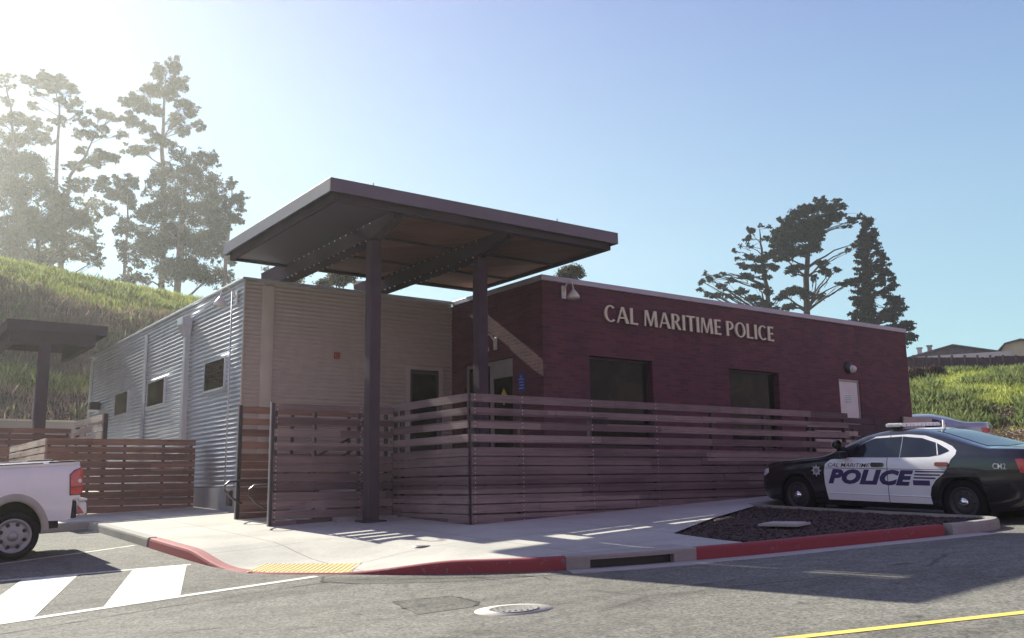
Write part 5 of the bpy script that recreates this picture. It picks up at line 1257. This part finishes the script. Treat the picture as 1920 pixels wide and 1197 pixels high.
tree('pine_tree', 'open ragged pine with tufted branch tips left of the dense pine', 62, [(1442, 600), (1438, 540), (1430, 480), (1424, 430)],
     [(1425, 424, 6, 4), (1443, 426, 4, 4), (1408, 432, 10, 6), (1402, 446, 8, 6), (1436, 448, 8, 5), (1404, 462, 7, 6), (1388, 462, 4, 3), (1376, 470, 4, 4), (1406, 482, 10, 6), (1384, 486, 5, 5), (1430, 486, 16, 8), (1396, 500, 14, 6), (1424, 504, 20, 7), (1448, 500, 12, 7), (1400, 518, 16, 5), (1436, 520, 12, 5), (1390, 548, 16, 6), (1420, 536, 14, 6), (1410, 560, 18, 7), (1440, 548, 12, 7), (1432, 572, 22, 8), (1462, 560, 9, 5),
      (1322, 514, 5, 4), (1316, 528, 7, 5), (1310, 542, 6, 4), (1332, 524, 8, 5), (1326, 552, 10, 5), (1346, 518, 6, 4), (1356, 514, 5, 4), (1372, 526, 9, 6), (1350, 536, 10, 5), (1344, 554, 12, 5), (1366, 556, 12, 5), (1360, 542, 8, 4)], pine, barkd, 19000, .13, .22, GP, 170, .0, .18, .5, .9, .5)
def redwood():
    B = []; 
    for y in range(412, 655, 7):
        t = (y-412)/230; hw = 8+62*t**.9
        for s in (-1, 1):
            for q in range(2):
                f = random.uniform(.25, .95); x = 1625+22*t+s*hw*f*(.85 if s < 0 else 1.05); B.append((x, y+random.uniform(-3, 3)+6*f, 7+9*t, 3.2+1.5*t, random.uniform(-1, 1)*3*t))
        B.append((1622+12*t, y, 6+12*t, 4))
    return B
tree('redwood_tree', 'tall conical redwood rising at the right end of the brick building', 60, [(1634, 640), (1630, 560), (1622, 480), (1618, 412)], redwood(), redw, barkd, 42000, .15, .28, GP, 200, .35, .2, .5, .7, .5)
tree('bare_tree', 'thin leafy tree seen through the gap under the canopy at left', 52, [(530, 600), (527, 545), (526, 500)], [(505, 515, 12, 6), (540, 512, 14, 6), (522, 522, 16, 6), (568, 514, 10, 8), (560, 528, 10, 6), (500, 505, 8, 5)], euc, barkd, 1500, .10, .10, 'small trees behind the metal wing', 90, .3, .25)
tree('bare_tree', 'round leafy treetop just showing above the metal wall left of the column', 54, [(632, 600), (632, 560), (630, 530)], [(610, 532, 16, 8), (636, 524, 18, 9), (655, 520, 10, 6), (625, 520, 8, 5)], euc2, barkd, 4200, .11, .12, 'small trees behind the metal wing', 60, .3, .25)
tree('bare_tree', 'small treetop behind the brick parapet next to the white gooseneck lamp', 55, [(1072, 600), (1072, 560), (1070, 520)], [(1056, 512, 12, 6), (1076, 506, 12, 7), (1088, 514, 8, 7), (1068, 520, 14, 6)], euc2, barkd, 3200, .11, .12, 'small trees behind the metal wing', 60, .3, .25)

# ------------------------------------------------------------------ hillside vegetation
grassm = m_leaf('grass_blade', (.24, .30, .06), (.50, .54, .16), .6, .25)
drym = m_leaf('dry_brush', (.12, .085, .08), (.34, .26, .19), .45, .3)
greenb = m_leaf('weed_leaf', (.10, .14, .05), (.26, .30, .12), .5, .4)
strawm = simple('straw_litter', (.36, .28, .21), .9, 0, .5, 9)
def scatter(name, label, azr_, n, keep, hgt, wid, mat, blades=4, spread=.16, lean=.25, seed=1):
    rg = np.random.default_rng(seed); V = []; cnt = 0
    for _ in range(n*4):
        if cnt >= n: break
        az = rg.uniform(*azr_); rt = interp(az, _ta, _tr); rc = interp(az, _ra, _rr); t = rg.uniform(0, 1.06); r = rt+(rc-rt)*t
        x, y = r*math.sin(math.radians(az)), r*math.cos(math.radians(az)); nz = mnoise.noise(Vector((x*.22, y*.22, 5)))+.5*mnoise.noise(Vector((x*.9, y*.9, 9)))
        k = keep(t, nz, az)
        if k <= 0 or rg.uniform() > k: continue
        z = HILL(x, y)-.04; cnt += 1
        for b in range(blades):
            a = rg.uniform(0, 6.28); ox, oy = rg.normal(0, spread, 2); h = hgt*rg.uniform(.5, 1.2); w_ = wid*rg.uniform(.6, 1.3); lx, ly = rg.normal(0, lean, 2)*h
            dx, dy = math.cos(a)*w_, math.sin(a)*w_
            V += [(x+ox-dx, y+oy-dy, z), (x+ox+dx, y+oy+dy, z), (x+ox+lx, y+oy+ly, z+h)]
    V = np.array(V); o = tris_mesh(name, V, np.arange(len(V)).reshape(-1, 3), mat); o['kind'] = 'stuff'; o['label'] = label
GL = lambda t, z, a: (1. if t > .75+z*.09 else (.6 if .33+z*.05 < t < .44+z*.06 and z > -.25 else (.2 if z > .4 else .0)))
BL = lambda t, z, a: (.9 if .42+z*.06 < t < .77+z*.09 else (.10 if t < .33 else .05)) if True else 0
scatter('grass', 'bright green grass over the upper left hillside', (-8, 25), 34000, GL, .42, .028, grassm, 5, .2, .28, 1)
scatter('dry_brush', 'brown dry brush in the middle band of the left hillside', (-8, 25), 15000, BL, .55, .05, drym, 6, .28, .35, 2)
scatter('weeds', 'dull green weeds scattered on the left hillside', (-8, 25), 6500, lambda t, z, a: .6 if z > 0 and t > .34 else .03, .5, .07, greenb, 6, .3, .5, 3)
GR = lambda t, z, a: (1. if t > .56+z*.12 else .01)*(1. if z < .2 else .3)
scatter('grass', 'tall green grass and weeds over the right bank', (52, 74), 38000, GR, .34, .030, grassm, 5, .22, .38, 4)
scatter('weeds', 'darker weed clumps in the grass of the right bank', (52, 74), 6500, lambda t, z, a: .7 if t > .33 and z > .05 else 0., .55, .10, greenb, 7, .3, .5, 5)
scatter('dry_brush', 'low dry brown growth patched through the grass of the right bank', (52, 74), 5500, lambda t, z, a: .8 if z > .12 and t > .25 else .02, .28, .05, drym, 7, .3, .5, 8)
scatter('straw_litter', 'pale straw and twigs strewn over the bare soil of the right bank', (52, 74), 13000, lambda t, z, a: 1. if t < .55 else .03, .10, .05, strawm, 5, .35, 2.2, 6)
scatter('straw_litter', 'pale leaf litter on the dark foot of the left hillside', (-8, 25), 6000, lambda t, z, a: 1. if t < .26 and z > -.2 else 0., .08, .04, strawm, 4, .35, 2.2, 7)

# small leafless shrubs on the left crest
for i, (x, y, rx, ry, lb_) in enumerate(((20, 480, 26, 20, 'grey feathery shrub at the far left of the hill crest'), (62, 478, 22, 20, 'grey feathery shrub second from the left on the hill crest'), (100, 492, 20, 16, 'pale twiggy shrub at the middle of the hill crest'))):
    k = 66/FOC; c = at_d(x, y+10, 66); t = thing('shrub', lb_, 'shrub', (c.x, c.y, HILL(c.x, c.y)-.1), 0, 'shrubs on the hill crest')
    V, F, cen = leaf_quads([(np.array((0, 0, ry*k*1.0)), rx*k, rx*k, ry*k)], 3500, .13, -.2, .25); tris_mesh('foliage', V, F, drym if i == 2 else m_leaf('grey_shrub_leaf', (.13, .13, .10), (.26, .25, .19), .4), t)
    m = MB()
    for q in cen[:25]: m.tube(bend((0, 0, 0), q[:3], 4), [.03, .025, .02, .015, .01], 4, False)
    m.build('stem', barkd, t)
# retaining wall at the foot of the left hill
t = thing('low_wall', 'low pale retaining wall at the foot of the left hill behind the rear canopy', 'wall')
p0, p1 = ray(-60, 790), ray(160, 790); yy = 37.0; z_ = ray(60, 787); zt_ = z_.z/z_.y*yy; b = MB(); b.box((p0.x/p0.y*yy, yy, -1), (p1.x/p1.y*yy, yy+.3, zt_-.06)); b.build('wall', M['plinth'], t); b = MB(); b.box((p0.x/p0.y*yy, yy-.03, zt_-.06), (p1.x/p1.y*yy, yy+.33, zt_)); b.build('cap', M['walk'], t)

# ------------------------------------------------------------------ houses and fence on the right bank
def basis(px, D):
    q = ray(px, 700); a = math.atan2(q.x, q.y); k = D/(q.normalized().dot(f_)); h = math.hypot(q.x, q.y)/q.length
    return Vector((math.sin(a)*k*h, math.cos(a)*k*h)), a
def zpx(px, y, c):
    q = ray(px, y); return q.z/math.hypot(q.x, q.y)*math.hypot(c[0], c[1])
def house(name, label, px, D, wl, wr, dep, y_eave, y_ridge, wallm, roofm, kind='gable', extra=None):
    c, a = basis(px, D); gz = HILL(c.x, c.y)-.4; zE, zR = zpx(px, y_eave, c)-gz, zpx(px, y_ridge, c)-gz
    t = thing(name, label, 'house', (c.x, c.y, gz), -a)   # local +x to the right as seen, +y away
    b = MB(); b.box((-wl, 0, 0), (wr, dep, zE)); w_ = b.build('wall', wallm, t)
    e = .35; b = MB()
    if kind == 'gable':   # gable faces the viewer
        mx = (wr-wl)/2; th = .12
        for s, xa in ((-1, -wl-e), (1, wr+e)):
            zo = zE-.12; P = [(xa, zo), (mx, zR), (mx, zR+th), (xa, zo+th)]
            vs = [(x, -e, z) for x, z in P]+[(x, dep+e, z) for x, z in P]; b.add(vs, [(0, 1, 2, 3), (7, 6, 5, 4), (0, 4, 5, 1), (1, 5, 6, 2), (2, 6, 7, 3), (3, 7, 4, 0)])
        g = MB(); g.add([(-wl, .002, zE+.001), (wr, .002, zE+.001), (mx, .002, zR-.02)], [(0, 1, 2)]); g.build('gable_end', roofm if extra == 'dark' else wallm, t)
    elif kind == 'gambrel':
        mx = (wr-wl)/2; q1 = lerp(zE, zR, .72); th = .14
        for P0 in (((-wl-e, zE-.1), (-wl*.72, q1)), ((-wl*.72, q1), (mx, zR)), ((mx, zR), (wr*.72, q1)), ((wr*.72, q1), (wr+e, zE-.1))):
            (xa, za), (xb, zb) = P0; P = [(xa, za), (xb, zb), (xb, zb+th), (xa, za+th)]
            vs = [(x, -e, z) for x, z in P]+[(x, dep+e, z) for x, z in P]; b.add(vs, [(0, 1, 2, 3), (7, 6, 5, 4), (0, 4, 5, 1), (1, 5, 6, 2), (2, 6, 7, 3), (3, 7, 4, 0)])
        g = MB(); g.add([(-wl, .002, zE+.001), (wr, .002, zE+.001), (wr*.72, .002, q1), (mx, .002, zR), (-wl*.72, .002, q1)], [(0, 1, 2, 3, 4)]); g.build('gable_end', wallm, t)
    else:
        vs = [(-wl-e, -e, zE), (wr+e, -e, zE), (wr+e, -e, zE+.12), (-wl-e, -e, zE+.12), (-wl-e, dep, zR), (wr+e, dep, zR), (wr+e, dep, zR+.12), (-wl-e, dep, zR+.12)]
        b.add(vs, [(0, 1, 2, 3), (4, 7, 6, 5), (0, 4, 5, 1), (3, 2, 6, 7), (0, 3, 7, 4), (1, 5, 6, 2)])
    b.build('roof', roofm, t); return t, zE, zR
hw = simple('house_white', (.62, .60, .58), .8, 0, .1, 1); hc = simple('house_cream', (.62, .58, .42), .8, 0, .08, 1); hr = simple('roof_shingle', (.16, .145, .16), .9, 0, .2, 2); hr2 = simple('roof_pale', (.42, .40, .38), .8, 0, .1, 2)
t, zE, zR = house('white_house', 'low house with dark gable roof, white fascia and two roof vents beyond the bank fence', 1795, 86, 3.9, 3.6, 8, 665, 648, hw, hr, 'gable', 'dark')
b = MB(); b.box((-3.2, -.9, zE-.75), (4.6, -.5, zE-.08)); b.build('fascia', hw, t)
for (x, z, hh) in ((-3.1, zE+.1, .95), (-2.2, zE+.45, .75)):
    b = MB(); b.box((x-.2, 2, z), (x+.2, 2.4, z+hh)); b.box((x-.28, 1.92, z+hh), (x+.28, 2.48, z+hh+.12)); b.build('roof_vent', hw if x < -3 else hr2, t)
house('flat_roofed_house', 'pale low-pitched house roof between the gabled and the cream house', 1874, 96, 1.6, 3.2, 6, 664, 655, hw, hr2, 'shed')
house('cream_house', 'cream barn-roofed house at the right edge of the photo', 1919, 84, 1.75, 1.9, 8, 660, 638, hc, hr, 'gambrel')
# pale building seen through the canopy gap, and a pole
c, a = basis(684, 90); t = thing('pale_building', 'tiny pale building top seen beneath the canopy beside the tall column', 'building', (c.x, c.y, 0), -a); zt_ = zpx(684, 531, c)
b = MB(); b.box((-1.1, 0, -1), (1.0, 3, zt_)); b.build('wall', hc, t); b = MB(); b.box((-1.25, -.15, zt_), (1.15, 3.1, zt_+.18)); b.build('roof', hr2, t)
bfz = thing('board_fence', 'dark vertical board fence along the top of the right bank', 'fence')
def bank_fence():
    pts = []
    for px in np.arange(1690, 2010, 1.5):
        q = ray(px, 690); az = math.degrees(math.atan2(q.x, q.y)); r = interp(az, _ra, _rr)+.9; pts.append((r*math.sin(math.radians(az)), r*math.cos(math.radians(az)), px))
    b = MB(); rg = random.Random(3)
    for (x0, y0, p0), (x1, y1, p1) in zip(pts[:-1], pts[1:]):
        yt = 669.5+(1 if p0 < 1866 else -2.0); zt = zpx(p0, yt, (x0, y0))+rg.uniform(-.02, .02); zb = HILL(x0, y0)-.5
        d = Vector((x1-x0, y1-y0, 0)); o = rg.uniform(-.012, .012); n_ = Vector((d.y, -d.x, 0)).normalized()
        g = .93; vs = [Vector((x0, y0, zb))+n_*o, Vector((x0, y0, zb))+d*g+n_*o, Vector((x0, y0, zt))+d*g+n_*o, Vector((x0, y0, zt))+n_*o]; vs += [v+n_*.02 for v in vs]
        b.add(vs, [(0, 1, 2, 3), (7, 6, 5, 4), (0, 4, 5, 1), (1, 5, 6, 2), (2, 6, 7, 3), (3, 7, 4, 0)])
    b.build('boards', simple('fence_dark_wood', (.085, .055, .07), .9, 0, .35, 2.5), bfz)
    pm = simple('fence_post_wood', (.11, .075, .085), .9)
    for (x0, y0, p0) in pts[::16]:
        b = MB(); zt = zpx(p0, 666, (x0, y0)); b.box((x0-.05, y0-.08, HILL(x0, y0)-.4), (x0+.05, y0+.02, zt)); b.build('post', pm, bfz)
bank_fence()
for x, y, rx, ry, lb_ in ((1722, 676, 20, 13, 'tangled dead bush over the left end of the bank fence'), (1752, 682, 12, 12, 'smaller dead bush against the bank fence below the house roof')):
    D = 57; k = D/FOC; c = at_d(x, y+12, D); t = thing('dead_bush', lb_, 'bush', (c.x, c.y, HILL(c.x, c.y)-.1), 0, 'dead bushes on the bank fence')
    V, F, cen = leaf_quads([(np.array((0, 0, ry*k)), rx*k, .5, ry*k)], 5000, .09, .5, .22); tris_mesh('foliage', V, F, m_leaf('dead_leaf', (.05, .032, .035), (.13, .085, .075), .3), t)
    m = MB()
    for q in cen[:40]: m.tube(bend((q[0]*.6, 0, 0), q[:3], 4), [.02, .018, .014, .01, .006], 4, False)
    m.build('stem', barkd, t)

# ------------------------------------------------------------------ haze
hz = MB(); hz.box((-222, -222, -6), (222, 222, 72)); ho = hz.build('haze', None); ho['kind'] = 'stuff'; ho['label'] = 'thin sunlit haze over the whole place'
hm = bpy.data.materials.new('haze_air'); hm.use_nodes = True; t_ = hm.node_tree; t_.nodes.clear()
o_ = t_.nodes.new("ShaderNodeOutputMaterial"); v_ = t_.nodes.new("ShaderNodeVolumePrincipled"); t_.links.new(v_.outputs[0], o_.inputs['Volume'])
v_.inputs['Color'].default_value = (.92, .94, .92, 1); v_.inputs['Density'].default_value = .00065; v_.inputs['Anisotropy'].default_value = .62
ho.data.materials.append(hm)
